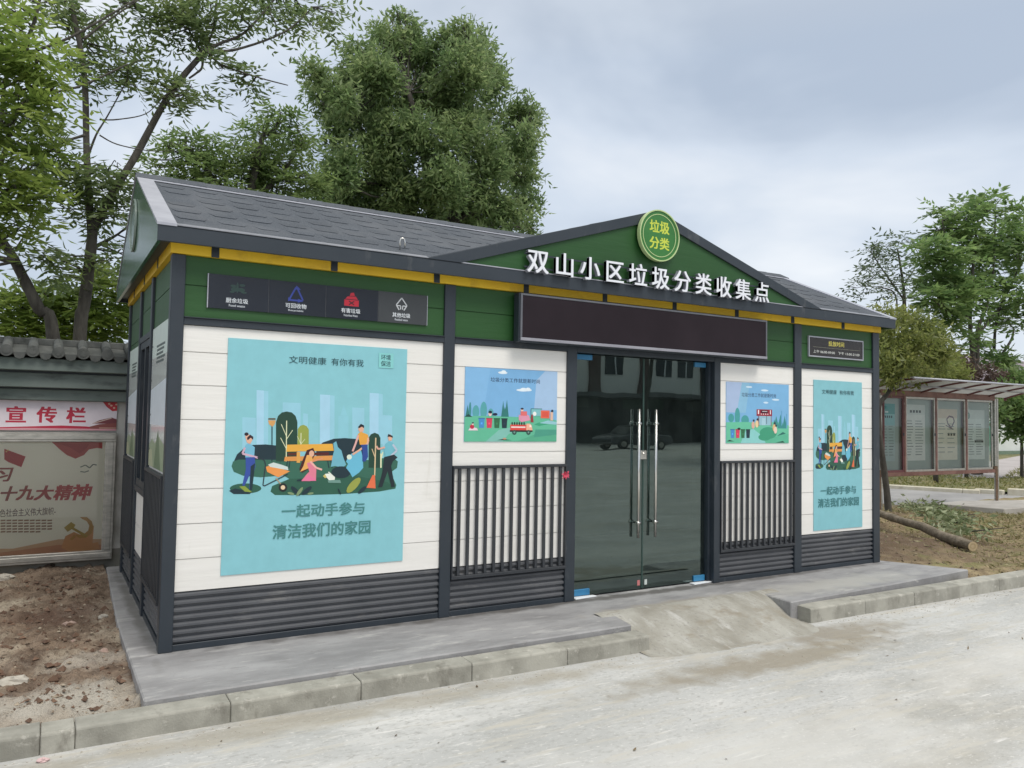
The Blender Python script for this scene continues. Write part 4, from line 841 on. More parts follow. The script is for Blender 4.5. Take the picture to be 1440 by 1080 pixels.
# coping: pan tiles with rows of round cover tiles, ridge on top
mb = MB(); ye, ze, yr, zr = WF - .27, 1.975, 3.52, 2.085
mb.prism([(WX0, ye, ze - .028), (WX0, ye, ze), (WX0, yr, zr), (WX0, 3.86, ze), (WX0, 3.86, ze - .028)], (WX1 - WX0, 0, 0))
mb.box(WX0, WX1, yr - .07, yr + .07, zr - .02, zr + .045); mb.build('coping', TILE, wall, bevel=.006)
mb = MB(); x = WX0 + .05; k = 0
caps = MB()
while x < WX1:
    mb.tube([(x, ye - .006, ze + .010), (x, yr - .06, zr + .012)], .043, n=12)
    n = 14; caps.prism([(x + .052 * math.cos(2 * math.pi * i / n), ye - .022, ze + .006 + .052 * math.sin(2 * math.pi * i / n)) for i in range(n)], (0, .015, 0))
    caps.prism([(x + .030 * math.cos(2 * math.pi * i / n), ye - .026, ze + .006 + .030 * math.sin(2 * math.pi * i / n)) for i in range(n)], (0, .0035, 0))
    caps.prism([(x + .052, ye - .012, ze - .012), (x + .148, ye - .012, ze - .012), (x + .135, ye - .012, ze - .052), (x + .10, ye - .012, ze - .066), (x + .065, ye - .012, ze - .052)], (0, .011, 0))
    x += .200; k += 1
mb.build('cover_tiles', TILE, wall); caps.build('eave_tiles', TILE, wall)
# paper banner over the board
x0, x1, z0, z1 = -2.6, -.035, 1.268, 1.543
BW = ink((228, 218, 226)); mats = [BW]
mb = MB(); mb.box(x0, x1, WF - .018, WF - .0125, z0, z1); Wd = x1 - x0
F = Frame(mb, (x0, WF - .018, z0), (1, 0, 0), (0, 0, 1), (0, -1, 0), Wd, z1 - z0, mats)
def ux_(px, Y=WF - .018): return (at(px, 585, Y).x - x0) / Wd
RED = (186, 38, 66)
for ch, a, b in (('宣', 8, 37), ('传', 51, 80), ('栏', 93, 121)): F.text(ch, ux_(a), .25, ux_(b), .80, RED, .035)
F.poly([(.2, .02), (.55, .02), (.72, .03), (.98, .02), (.98, .07), (.9, .14), (.82, .165), (.7, .12), (.55, .06), (.3, .10)], RED); F.poly([(.45, .0), (1, .0), (1, .055), (.7, .075)], (206, 150, 160))
F.poly([(ux_(144), 1), (1, 1), (1, .70), (ux_(158), .68), (ux_(150), .82)], (196, 52, 62)); 
for u, v in ((156, .88), (160, .80), (163, .92), (153, .94)): F.ell(ux_(u), v, .004, .03, (226, 190, 170))
F.poly([(ux_(130), .24), (ux_(140), .36), (ux_(157), .46), (1, .40), (1, .24)], (120, 60, 66)); F.poly([(ux_(126), .13), (ux_(140), .22), (1, .27), (1, .05), (ux_(128), .06)], (136, 74, 70)); F.line([(ux_(132), .25), (ux_(157), .44)], .003, (214, 190, 180)); F.rect(ux_(140), .08, 1, .10, (214, 180, 160))
tag(mb.build('banner', mats), 'white paper banner with three red characters and a red ribbon on the garden wall', 'banner')
# board in an aluminium frame
x0, x1, z0, z1 = -2.6, -.035, .045, 1.250
nb = thing('notice_board', 'cream notice board with red characters in a dull aluminium frame against the garden wall', 'notice board', ((x0 + x1) / 2, WF - .06, z0))
CREAM = mat('cream_print', (.87, .81, .67), (.90, .84, .71), scale=1.5, rough=.35); mats = [CREAM]
mb = MB(); mb.box(x0 + .09, x1 - .09, WF - .050, WF - .0125, z0 + .085, z1 - .085); Yp = WF - .050
a0, a1, b0, b1 = x0 + .09, x1 - .09, z0 + .085, z1 - .085
F = Frame(mb, (a0, Yp, b0), (1, 0, 0), (0, 0, 1), (0, -1, 0), a1 - a0, b1 - b0, mats)
def uv(px, py): p_ = at(px, py, Yp); return ((p_.x - a0) / (a1 - a0), (p_.z - b0) / (b1 - b0))
def bx(pa, pb): (q, r_), (s_, t_) = uv(*pa), uv(*pb); return q, t_, s_, r_
cl = lambda v: max(0.001, min(.999, v))
F.poly([(0, 0), (1, 0), (1, .10), (.85, .12), (.7, .06), (.5, .09), (.3, .05), (0, .08)], (216, 176, 140)); F.poly([(0, 0), (1, 0), (1, .05), (.85, .07), (.65, .03), (.4, .045), (0, .03)], (204, 146, 112))
F.poly([tuple(map(cl, uv(*q))) for q in [(72, 620), (84, 632), (94, 640), (106, 645), (118, 640), (125, 632), (136, 630), (144, 631), (144, 622), (120, 620)]], (186, 74, 68)); F.poly([tuple(map(cl, uv(*q))) for q in [(84, 624), (100, 630), (112, 638), (122, 630), (126, 624)]], (170, 52, 56))
F.poly([uv(*q) for q in [(6, 631), (36, 642), (30, 657), (12, 650), (6, 646)]], (176, 56, 60))
for a, b in ((9, 635), (11.5, 633)): F.ell(*uv(a, b), .003, .006, (226, 200, 130), 8)
F.line([uv(113, 657), uv(120, 654), uv(126, 658), uv(131, 653), uv(136, 654)], .004, (110, 116, 104)); F.line([uv(113, 663), uv(119, 664), uv(125, 662)], .004, (120, 124, 112))
F.text('习', *bx((-6, 658), (16, 677)), (150, 66, 56), .03, .012)
for ch, p1, p2, c in [('十', (1, 684), (24, 704), (146, 62, 52)), ('九', (25, 683), (49, 703), (160, 66, 56)), ('大', (50, 683), (75, 703), (170, 64, 60)), ('精', (77, 682), (101, 703), (186, 62, 62)), ('神', (101, 681), (128, 703), (190, 58, 62))]: F.text(ch, *bx(p1, p2), c, .045, .014)
F.text('色社会主义伟大旗帜-', *bx((0, 716), (78, 724)), (110, 84, 70), .01)
for k in range(5):
    for j in range(9): 
        if k < 4 or j < 7: F.rect(*bx((1 + j * 8.2, 731 + k * 4.0), (7.6 + j * 8.2, 732.6 + k * 4.0)), (156, 120, 96))
# gilded emblem on a swirl
F.poly([uv(*q) for q in [(86, 770), (92, 754), (104, 748), (118, 754), (128, 748), (132, 738), (131, 752), (130, 764), (138, 762), (140, 772), (120, 776), (100, 777)]], (216, 158, 108))
cx, cy = uv(115, 742)
F.poly([uv(*q) for q in [(112, 727), (122, 727), (129, 733), (131.5, 741), (129, 750), (121, 756), (112, 757), (104, 752), (110, 752), (118, 751), (124, 746), (125.5, 739), (122, 733), (116, 730)]], (196, 150, 84))
F.poly([uv(*q) for q in [(90, 742), (100, 734), (106, 738), (104, 742), (124, 753), (121, 756), (101, 744), (95, 748)]], (186, 158, 84)); F.poly([uv(*q) for q in [(104, 752), (98, 758), (101, 760), (107, 755)]], (196, 150, 84))
mb.build('board_print', mats, nb)
mb = MB(); mb.box(a0 + .002, a1 - .002, Yp - .022, Yp - .019, b0 + .002, b1 - .002)
CLEAR = bpy.data.materials.new('cover_glass'); CLEAR.use_nodes = True; t = CLEAR.node_tree; t.nodes.clear(); o_ = t.nodes.new('ShaderNodeOutputMaterial')
tp = t.nodes.new('ShaderNodeBsdfTransparent'); tp.inputs[0].default_value = (.93, .95, .94, 1); gl = t.nodes.new('ShaderNodeBsdfGlossy'); gl.inputs['Roughness'].default_value = .02
fr_ = t.nodes.new('ShaderNodeFresnel'); fr_.inputs[0].default_value = 1.5; mxs = t.nodes.new('ShaderNodeMixShader'); t.links.new(fr_.outputs[0], mxs.inputs[0]); t.links.new(tp.outputs[0], mxs.inputs[1]); t.links.new(gl.outputs[0], mxs.inputs[2]); t.links.new(mxs.outputs[0], o_.inputs[0])
mb.v = []; mb.f = []; mb.m = []; mb.sm = []; mb.face([(a0 + .002, Yp - .02, b0 + .002), (a1 - .002, Yp - .02, b0 + .002), (a1 - .002, Yp - .02, b1 - .002), (a0 + .002, Yp - .02, b1 - .002)])
mb.build('cover_glass', CLEAR, nb)
for a, b, c, d in ((x0, x1, z1 - .088, z1), (x0, x1, z0, z0 + .088), (x0, x0 + .092, z0 + .0885, z1 - .0885), (x1 - .092, x1, z0 + .0885, z1 - .0885)):
    mb = MB(); mb.box(a, b, WF - .085, WF - .0125, c, d)
    if b - a > c * 0 + 1: mb.box(a + .01, b - .01, WF - .093, WF - .0855, c + .022, d - .022)
    else: mb.box(a + .022, b - .022, WF - .093, WF - .0855, c, d)
    mb.build('board_frame', ALU, nb, bevel=.005)

# ------------------------------------------------------------------ covered notice board on the right
BY = 3.47
cb = thing('covered_notice_board', 'red-brown notice board with four glazed doors and a canopy, right of the kiosk', 'notice board', (14.0, BY, -.1))
RB = mat('red_brown_paint', (.16, .07, .055), (.24, .125, .10), scale=6, rough=.5, spots=[((.34, .27, .24), 7, .60, .75, (1, 1, 1))]); RB2 = mat('dark_red_paint', (.13, .04, .045), (.17, .06, .06), scale=6, rough=.5)
bx0, bx1 = 12.13, 15.74; BZ0, BZ1 = .60, 1.975
mb = MB(); mb.box(bx0, bx1, BY + .03, BY + .10, BZ0, BZ1); mb.build('back_panel', mat('board_back_green', (.40, .50, .46), (.48, .57, .53), scale=1.5, rough=.6), cb)
mb = MB(); mb.box(bx0 - .05, bx1 + .05, BY - .06, BY + .10, BZ1 + .0005, BZ1 + .12); mb.build('head_beam', RB, cb, bevel=.006)
mb = MB(); mb.box(bx0 - .05, bx1 + .05, BY - .06, BY + .10, BZ0 - .07, BZ0 - .0005); mb.build('bottom_beam', RB, cb, bevel=.006)
edges = [12.13, at(1269, 600, BY).x, at(1313, 600, BY).x, at(1355.5, 600, BY).x, 15.74]
PRN = [((150, 204, 204), (92, 176, 174)), ((240, 244, 238), (226, 234, 228)), ((244, 242, 226), (232, 222, 204)), ((238, 248, 242), (228, 238, 232))]
rr = random.Random(3)
for i in range(4):
    a, b = edges[i] + .03, edges[i + 1] - .03
    fo = MB()
    for q in ((a, b, BZ1 - .04, BZ1 - .001), (a, b, BZ0 + .001, BZ0 + .04), (a, a + .035, BZ0 + .0405, BZ1 - .0405), (b - .035, b, BZ0 + .0405, BZ1 - .0405)): fo.box(q[0], q[1], BY - .05, BY - .02, q[2], q[3])
    d_ = fo.build('glazed_door', RB2 if i == 0 else ALU, cb, bevel=.003)
    m2 = MB(); m2.face([(a + .03, BY - .035, BZ0 + .03), (b - .03, BY - .035, BZ0 + .03), (b - .03, BY - .035, BZ1 - .03), (a + .03, BY - .035, BZ1 - .03)]); m2.build('pane', CLEAR, d_)
    m3 = MB(); m3.box(b - .03, b - .01, BY - .065, BY - .0505, 1.26, 1.31); m3.build('latch', FRAME, d_)
    mats = [ink(PRN[i][0])]; pa, pb = a + .05 + (.0 if i < 2 else .03), b - .16 - (.05 if i == 1 else 0); za, zb = BZ0 + .20, BZ1 - (.14 if i < 2 else .20)
    mp_ = MB(); mp_.box(pa, pb, BY + .022, BY + .0295, za, zb); F = Frame(mp_, (pa, BY + .022, za), (1, 0, 0), (0, 0, 1), (0, -1, 0), pb - pa, zb - za, mats, .0002)
    F.rect(0, .82, 1, 1, PRN[i][1])
    if i == 0:
        F.rect(0, 0, 1, .62, (188, 208, 206))
        for k in range(4): F.rect(.25 + .15 * k, .75, .34 + .15 * k, .79, (40, 80, 84)); 
        F.rect(.25, .84, .5, .87, (220, 236, 234))
    if i == 1:
        for k in range(4): F.rect(.28 + .14 * k, .855, .38 + .14 * k, .90, (70, 84, 84))
    if i == 2:
        F.line([(.5, .8), (.62, .86), (.8, .84), (.86, .76), (.72, .64), (.56, .70), (.5, .8)], .04, (120, 100, 120)); F.line([(.45, .68), (.8, .60)], .03, (130, 110, 120))
        for k in range(3): F.rect(.54 + .13 * k, .475, .63 + .13 * k, .53, (60, 56, 60))
    if i == 3: F.ell(.12, .88, .09, .07, (110, 160, 150)); F.rect(.45, .34, .92, .385, (50, 60, 70)); F.rect(.05, .40, .3, .42, (80, 90, 96))
    z = .70 if i else .60
    while z > .08:
        for u0, u1 in ((.08, .44), (.52, .92)):
            F.rect(u0, z, u0 + (u1 - u0) * rr.uniform(.6, 1), z + .012, (140, 156, 154) if rr.random() < .8 else (96, 110, 110))
        z -= .05 if not (i == 2 and z < .6) else .09
    tag(mp_.build('notice', mats), ['teal printed notice with a pale lower half in the leftmost glazed door', 'plain pale notice in the second glazed door, next to the teal notice', 'cream notice with a looped drawing in the third glazed door', 'pale notice with a round green mark in the rightmost glazed door'][i], 'notice', 'notices in the covered board')
for e_ in edges[1:-1]:
    mb = MB(); mb.box(e_ - .028, e_ + .028, BY - .058, BY + .029, BZ0, BZ1); mb.build('mullion', RB, cb, bevel=.004)
for xa, low in ((15.80, -.11), (12.00, -.16)):
    mb = MB(); mb.box(xa, xa + .055, BY - .05, BY + .02, .66, 2.02); mb.box(xa + .075, xa + .13, BY - .05, BY + .02, low, 2.02); po = mb.build('post', ALU, cb, bevel=.005)
    mb = MB(); mb.box(xa - .008, xa + .068, BY - .062, BY - .0505, low, .60); mb.box(xa - .05, xa + .07, BY - .06, BY + .02, .602, .655); mb.build('post_sleeve', mat('rusty_brown_wood', (.10, .06, .035), (.16, .10, .06), scale=9, rough=.8), po)
# canopy: arched ribs and thin sheet leaning up and forward
CAN = mat('milky_canopy_sheet', (.42, .42, .42), (.52, .52, .51), scale=2, rough=.4); t = CAN.node_tree; tr = t.nodes.new('ShaderNodeBsdfTranslucent'); tr.inputs[0].default_value = (.75, .76, .75, 1)
mxs = t.nodes.new('ShaderNodeMixShader'); mxs.inputs[0].default_value = .50; t.links.new(t.nodes['Principled BSDF'].outputs[0], mxs.inputs[1]); t.links.new(tr.outputs[0], mxs.inputs[2]); t.links.new(mxs.outputs[0], t.nodes['Material Output'].inputs[0])
prof = []
for k in range(9):
    t_ = k / 8; prof.append((BY + .05 - .95 * t_, 2.06 + .23 * math.sin(t_ * 1.25) - .02 * t_ * t_))
mb = MB()
for s_ in (-1, 1):
    pass
pr2 = [(11.7, y, z) for y, z in prof] + [(11.7, y, z - .012) for y, z in prof[::-1]]
mb.prism(pr2, (4.75, 0, 0)); can = mb.build('canopy_sheet', CAN, cb)
for k in range(7):
    x = 11.75 + k * .765; mb = MB(); mb.tube([(x, y, z - .032) for y, z in prof], .017, n=6); mb.tube([(x, prof[0][0], prof[0][1] - .05), (x, BY, 2.0)], .02, n=6); mb.build('canopy_rib', RB2, cb)
mb = MB(); mb.tube([(11.7, prof[-1][0], prof[-1][1] - .02), (16.45, prof[-1][0], prof[-1][1] - .02)], .018, n=6); mb.tube([(11.7, prof[4][0], prof[4][1] - .05), (16.45, prof[4][0], prof[4][1] - .05)], .014, n=6); mb.build('canopy_purlin', FLASH, cb)
# concrete block the near post stands on
mb = MB(); q = [at_z(a, b, -.03) for a, b in ((1316, 707.5), (1362, 711.5), (1412, 715.5), (1490, 710), (1490, 702.5), (1350, 704))]
mb.prism([(p_.x, p_.y, -.35) for p_ in q], (0, 0, .32)); tag(mb.build('concrete_pad', mat('pad_concrete', (.36, .34, .31), (.46, .44, .41), scale=3, rough=.9, bump=.4, bscale=40), bevel=.012), 'rough concrete pad under the near post of the covered notice board', 'pad')

# ------------------------------------------------------------------ log, cut branches, stones
LOGB = mat('log_bark', (.12, .10, .07), (.24, .20, .15), scale=9, rough=.95, bump=1.0, bscale=26, bdist=.015, spots=[((.12, .10, .07), 6, .56, .72, (1, 1, 1))])
lg = [(8.86, .06, .030), (9.14, .58, .055), (9.38, 1.0, .115), (9.62, 1.42, .12), (9.85, 1.9, .155), (10.02, 2.35, .19), (10.30, 2.9, .20)]
mb = MB(); pts = []; rad = []
for i in range(len(lg) - 1):
    for k in range(4):
        t_ = k / 4; p_ = Vector(lg[i]).lerp(Vector(lg[i + 1]), t_); pts.append(p_); rad.append((.064 - .003 * i) * (1 + .10 * random.uniform(-1, 1)))
mb.tube(pts, rad, n=14, cap=False)
logo = mb.build('log', LOGB); tag(logo, 'felled log with a pale sawn end lying on the soil right of the kiosk', 'log')
mb = MB(); d0 = (pts[1] - pts[0]).normalized(); a_ = d0.orthogonal().normalized(); b_ = d0.cross(a_)
for k, (r0, r1) in enumerate(((0, .02), (.02, .038), (.038, .052), (.052, rad[0] * 1.0))):
    for i in range(14):
        t0, t1 = 2 * math.pi * i / 14, 2 * math.pi * (i + 1) / 14; q = lambda r_, t_: pts[0] + (a_ * math.cos(t_) + b_ * math.sin(t_)) * r_ - d0 * .002
        mb.face([q(r0, t0), q(r1, t0), q(r1, t1), q(r0, t1)], 0 if k % 2 == 0 else 1)
mb.build('sawn_end', [mat('sawn_wood', (.44, .34, .20), (.52, .42, .27), scale=20, rough=.85), mat('sawn_ring', (.36, .27, .15), (.44, .34, .20), scale=20, rough=.85)], logo)

def leaf_arrays(c, d, s, ln, wd, curl=0.25):
    """one bent diamond leaf per row: centre-base c, direction d, side s, length ln, width wd"""
    n_ = np.cross(d, s); L = ln[:, None]; W = wd[:, None]
    tip = c + d * L - n_ * (L * curl); mid = c + d * L * .45
    V = np.stack([c, mid + s * W * .5 - n_ * L * .03, tip, mid - s * W * .5 - n_ * L * .03], 1).reshape(-1, 3)
    return V
def leaves_object(name, V, m, parent=None):
    nq = len(V) // 4; me = bpy.data.meshes.new(name); me.vertices.add(len(V)); me.vertices.foreach_set('co', np.ascontiguousarray(V, dtype=np.float32).ravel())
    me.loops.add(nq * 4); me.loops.foreach_set('vertex_index', np.arange(nq * 4, dtype=np.int32)); me.polygons.add(nq); me.polygons.foreach_set('loop_start', np.arange(0, nq * 4, 4, dtype=np.int32))
    me.materials.append(m); me.update(); me.validate()
    o = bpy.data.objects.new(name, me); COL.objects.link(o)
    if parent is not None:
        o.parent = parent; o.matrix_parent_inverse = Matrix.Translation(-Vector(parent.location))
    return o
def unit(a): return a / np.maximum(np.linalg.norm(a, axis=1, keepdims=True), 1e-9)
def rand_dirs(n): return unit(rng.normal(size=(n, 3)))
# leafy cut branches beside the log
n = 800; tt = rng.random(n); c = np.stack([12.6 - 3.0 * tt, 3.05 - 2.5 * tt, np.zeros(n)], 1) + np.stack([rng.normal(0, .20, n) * (1.1 - .3 * tt), rng.normal(0, .20, n), .0 + np.abs(rng.normal(0, .06, n)) * (1.2 - .4 * tt)], 1)
c[:, 2] += -.02 + .10 * np.exp(-((c[:, 0] - 11) / 1.2) ** 2)
d = unit(rng.normal(size=(n, 3)) * np.array([1, 1, .5]) + np.array([.0, -.2, .15])); s_ = unit(np.cross(d, rand_dirs(n)))
br = thing('cut_branches', 'heap of cut leafy branches lying behind the log', 'branches', (11.0, 1.7, -.05))
leaves_object('leaves', leaf_arrays(c, d, s_, rng.uniform(.07, .13, n), rng.uniform(.028, .05, n)), leafmat('cut_leaf', (.09, .13, .05), (.20, .24, .12), (.40, .42, .28), .2), br)
mb = MB()
for k in range(22):
    t_ = random.random(); p_ = Vector((12.6 - 3.0 * t_, 3.05 - 2.5 * t_, .04)); mb.tube([p_, p_ + Vector((random.uniform(-.5, .5), random.uniform(-.5, .3), random.uniform(.0, .15)))], [.012, .005], n=5)
mb.build('twigs', BARK, br)

def rock(x, y, z, sx, sy, sz, m, lab, seed):
    rd = random.Random(seed); mb = MB(); n1, n2 = 9, 6; vs_ = []
    for j in range(n2):
        th2 = math.pi * (j + .5) / n2
        for i in range(n1):
            ph = 2 * math.pi * i / n1; k = rd.uniform(.72, 1.15)
            vs_.append((x + sx * math.sin(th2) * math.cos(ph) * k, y + sy * math.sin(th2) * math.sin(ph) * k, z + sz * math.cos(th2) * k))
    fs_ = [(j * n1 + i, j * n1 + (i + 1) % n1, (j + 1) * n1 + (i + 1) % n1, (j + 1) * n1 + i) for j in range(n2 - 1) for i in range(n1)]
    fs_ += [tuple(range(n1))[::-1], tuple((n2 - 1) * n1 + i for i in range(n1))]
    mb.add(vs_, fs_); return tag(mb.build('rock', m), lab, 'rock', 'broken stones on the bare earth')
RK1 = mat('pale_rubble', (.36, .33, .28), (.50, .47, .41), scale=12, rough=.95, bump=.6, bscale=50); RK2 = mat('pinkish_rubble', (.34, .24, .20), (.44, .33, .28), scale=12, rough=.95, bump=.6, bscale=50)
def soilpt(px, py):
    z = -.05
    for _ in range(6):
        p_ = at_z(px, py, z); z = soil_l(p_.x, p_.y)
    return p_
for i, (px, py, a, b, c_, m_, lab) in enumerate([(12, 802, .13, .08, .055, RK1, 'large pale broken stone at the foot of the notice board, topmost at the left edge'), (4, 815, .09, .06, .04, RK1, 'pale broken stone just below the largest stone at the left edge'), (97, 879, .055, .035, .022, RK2, 'pinkish flat stone in the middle of the bare earth'), (18, 960, .085, .05, .03, RK1, 'flat yellowish stone near the kerb at the left edge'), (103, 903, .03, .02, .015, RK2, 'small reddish stone nearer the kerb than the pinkish flat stone'), (146, 917, .028, .02, .02, RK2, 'small reddish stone beside the slab edge'), (145, 868, .035, .02, .02, RK1, 'small pale stone near the slab below the notice board corner'), (70, 800, .06, .05, .05, mat('dark_clod', (.05, .04, .03), (.09, .07, .05), scale=20, rough=1, bump=.8, bscale=60), 'dark clod of earth against the notice board frame')]):
    p_ = soilpt(px, py); rock(p_.x, p_.y, p_.z + c_ * .2, a, b, c_, m_, lab, i)
p_ = at_z(60, 1071, road_z(-.6)); o = rock(p_.x, p_.y, p_.z + .006, .028, .02, .012, mat('pink_chip', (.52, .36, .36), (.6, .44, .43), scale=20, rough=.8), 'small pink chip lying on the plaza below the kerb', 40); 
# rubble crumbs: one scattering nobody could count
def crumbs(name, pts, sizes, m, lab):
    V = []; Fc = []
    base = np.array([(1, 0, 0), (-.5, .87, 0), (-.5, -.87, 0), (.1, .1, .8), (0, 0, -.6)])
    for (x, y, z), s_ in zip(pts, sizes):
        o = len(V); k = base * np.array([random.uniform(.6, 1.3), random.uniform(.5, 1.1), random.uniform(.5, 1)]) * s_; a = random.uniform(0, 6.28); ca, sa = math.cos(a), math.sin(a)
        for q in k: V.append((x + q[0] * ca - q[1] * sa, y + q[0] * sa + q[1] * ca, z + q[2]))
        Fc += [(o, o + 1, o + 3), (o + 1, o + 2, o + 3), (o + 2, o, o + 3), (o + 1, o, o + 4), (o + 2, o + 1, o + 4), (o, o + 2, o + 4)]
    mb = MB(); mb.add(V, Fc); return tag(mb.build(name, m), lab, 'rubble', kind='stuff')
P_ = []; S_ = []
for k in range(2600):
    x = random.uniform(-1.5, -.17); y = random.uniform(-.76, 3.2); P_.append((x, y, soil_l(x, y) + .002)); S_.append(.004 + .016 * random.random() ** 3)
crumbs('rubble', P_, S_, mat('soil_crumbs', (.11, .07, .048), (.40, .34, .26), scale=14, rough=.95, lo=.42, hi=.66), 'fine crumbs of earth and rubble scattered over the bare soil by the slab')
P_ = []; S_ = []
for k in range(420):
    x = random.uniform(-1.3, -.19); y = random.uniform(-.70, 3.1) ; s_ = .012 + .030 * random.random() ** 2.5; P_.append((x, y, soil_l(x, y) + s_ * .15)); S_.append(s_)
crumbs('soil_clods', P_, S_, mat('soil_clod', (.085, .050, .035), (.20, .125, .085), scale=9, rough=1.0, bump=.8, bscale=70), 'dark reddish clods turned up over the bare soil by the slab')
P_ = []; S_ = []
for k in range(3000):
    x = 7.2 + 6 * random.random() ** 1.3; y = random.uniform(-.75, 3.6)
    if x < 7.5 and y < .0: continue
    P_.append((x, y, soil_r(x, y) + .002)); S_.append(.005 + .022 * random.random() ** 3)
crumbs('rubble', P_, S_, mat('mulch_crumbs', (.10, .07, .045), (.42, .36, .25), scale=14, rough=.95, lo=.42, hi=.66), 'wood chips and earth crumbs scattered round the felled log')
P_ = []; S_ = []
for k in range(420):
    x = random.uniform(-1, 8); y = -.97 - abs(random.gauss(0, .10)) - (0 if not 2.9 < x < 4.9 else random.uniform(.2, .6)); P_.append((x, y, road_z(x) + .001)); S_.append(random.uniform(.003, .010))
crumbs('rubble', P_, S_, RK1, 'grit lying on the plaza along the foot of the kerb')
n = 110; x = rng.uniform(-1, 9.5, n); y = -1.0 - 3.2 * rng.random(n) ** 1.4; z = np.array([road_z(a) for a in x]) + .004
d = unit(np.stack([rng.normal(0, 1, n), rng.normal(0, 1, n), rng.normal(0, .12, n)], 1)); s_ = unit(np.cross(d, np.stack([rng.normal(0, .2, n), rng.normal(0, .2, n), np.ones(n)], 1)))
o = leaves_object('leaf_litter', leaf_arrays(np.stack([x, y, z], 1), d, s_, rng.uniform(.012, .040, n), rng.uniform(.006, .016, n), .12), leafmat('dead_leaf', (.06, .04, .025), (.14, .10, .06), (.28, .22, .13), .1)); tag(o, 'small dead leaf scraps scattered thinly over the plaza', 'leaf litter', kind='stuff')
# low dry grass right of the log and on the verge
n = 17000; x = 7.9 + rng.random(n) * 9; y = -.78 + rng.random(n) * 4.4; keep = (rng.random(n) < np.clip((x - 8.2) / 3.0 - .25 * y + .25, .05, 1)); x, y = x[keep], y[keep]; n = len(x)
z = np.array([soil_r(a, b) for a, b in zip(x, y)])
d = unit(np.stack([rng.normal(0, .9, n), rng.normal(0, .9, n), np.abs(rng.normal(.3, .35, n))], 1)); s_ = unit(np.cross(d, rand_dirs(n)))
o = leaves_object('grass', leaf_arrays(np.stack([x, y, z], 1), d, s_, rng.uniform(.03, .10, n), rng.uniform(.006, .022, n), .1), leafmat('dry_grass', (.10, .10, .03), (.22, .20, .09), (.40, .34, .19), .2)); tag(o, 'thin dry grass and leaf litter on the earth round the felled log', 'grass', kind='stuff')
n = 14000; x = 15 + rng.random(n) * 18; y = 3 + rng.random(n) * 9; keep = np.array([in_verge(a, b) for a, b in zip(x, y)]); x, y = x[keep], y[keep]; n = len(x); z = np.array([verge_z(a, b) for a, b in zip(x, y)])
d = unit(np.stack([rng.normal(0, .8, n), rng.normal(0, .8, n), np.abs(rng.normal(.5, .35, n))], 1)); s_ = unit(np.cross(d, rand_dirs(n)))
o = leaves_object('grass', leaf_arrays(np.stack([x, y, z], 1), d, s_, rng.uniform(.05, .16, n), rng.uniform(.015, .045, n), .1), leafmat('verge_grass', (.10, .13, .03), (.20, .20, .07), (.36, .31, .15), .25)); tag(o, 'yellow-green grass of the verge beyond the lane', 'grass', kind='stuff')

# ------------------------------------------------------------------ trees
def spray_cloud(centers, radii, counts, style, shell=.55, down=.25):
    """compound-leaf sprays (style 'spray') or single leaves in tufts (style 'tuft') through ellipsoid clumps"""
    Vs_ = []
    for (c, r_, n) in zip(centers, radii, counts):
        c = np.array(c); r_ = np.array(r_)
        u = rand_dirs(n); q = (rng.random((n, 1)) ** (1 - shell)) * u; p_ = c + q * r_
        outd = unit(u * np.array([1, 1, .6]) + rng.normal(0, .45, (n, 3)))
        if style[0] == 'spray':
            _, RL, NL, LL, LW = style
            dr = unit(outd * np.array([1, 1, .5]) + np.array([0, 0, -.05])); sd = unit(np.cross(dr, np.tile(np.array([0, 0, 1.0]), (n, 1)) + rng.normal(0, .25, (n, 3)))); up = np.cross(sd, dr)
            L = RL * rng.uniform(.7, 1.25, n)
            for k in range(NL):
                t_ = (k + .6) / NL
                base = p_ + dr * (L * t_)[:, None] - np.array([0, 0, 1.0]) * (L * down * t_ * t_)[:, None]
                sides = (1, -1) if k < NL - 1 else (0,)
                for sg_ in sides:
                    ld = unit(dr * (.55 if sg_ else 1) + sd * (sg_ * 1.0) - np.array([0, 0, 1]) * rng.uniform(.15, .55, (n, 1)) + rng.normal(0, .16, (n, 3)))
                    ls = unit(np.cross(ld, up + rng.normal(0, .35, (n, 3))))
                    Vs_.append(leaf_arrays(base, ld, ls, LL * rng.uniform(.75, 1.2, n), LW * rng.uniform(.8, 1.2, n)))
        else:
            _, NL, LL, LW, SP = style
            for k in range(NL):
                base = p_ + rng.normal(0, SP, (n, 3)); ld = unit(outd * .6 + rng.normal(0, .6, (n, 3)) - np.array([0, 0, down])); ls = unit(np.cross(ld, rand_dirs(n) + np.array([0, 0, .8])))
                Vs_.append(leaf_arrays(base, ld, ls, LL * rng.uniform(.7, 1.25, n), LW * rng.uniform(.75, 1.25, n)))
    return np.concatenate(Vs_)
def limb(mb, pts, r0, r1, n=9):
    P_ = [Vector(p_) for p_ in pts]; out_ = []; rad = []
    m_ = len(P_) - 1; st = 5
    def cr(i, t_):
        a, b, c, d = P_[max(i - 1, 0)], P_[i], P_[min(i + 1, m_)], P_[min(i + 2, m_)]
        return .5 * ((2 * b) + (c - a) * t_ + (2 * a - 5 * b + 4 * c - d) * t_ * t_ + (3 * b - a - 3 * c + d) * t_ ** 3)
    for i in range(m_):
        for k in range(st): out_.append(cr(i, k / st))
    out_.append(P_[-1]); N_ = len(out_)
    rad = [r0 + (r1 - r0) * (i / (N_ - 1)) ** .8 for i in range(N_)]
    rad = [r_ * (1 + .06 * random.uniform(-1, 1)) for r_ in rad]
    mb.tube(out_, rad, n=n)
    return out_
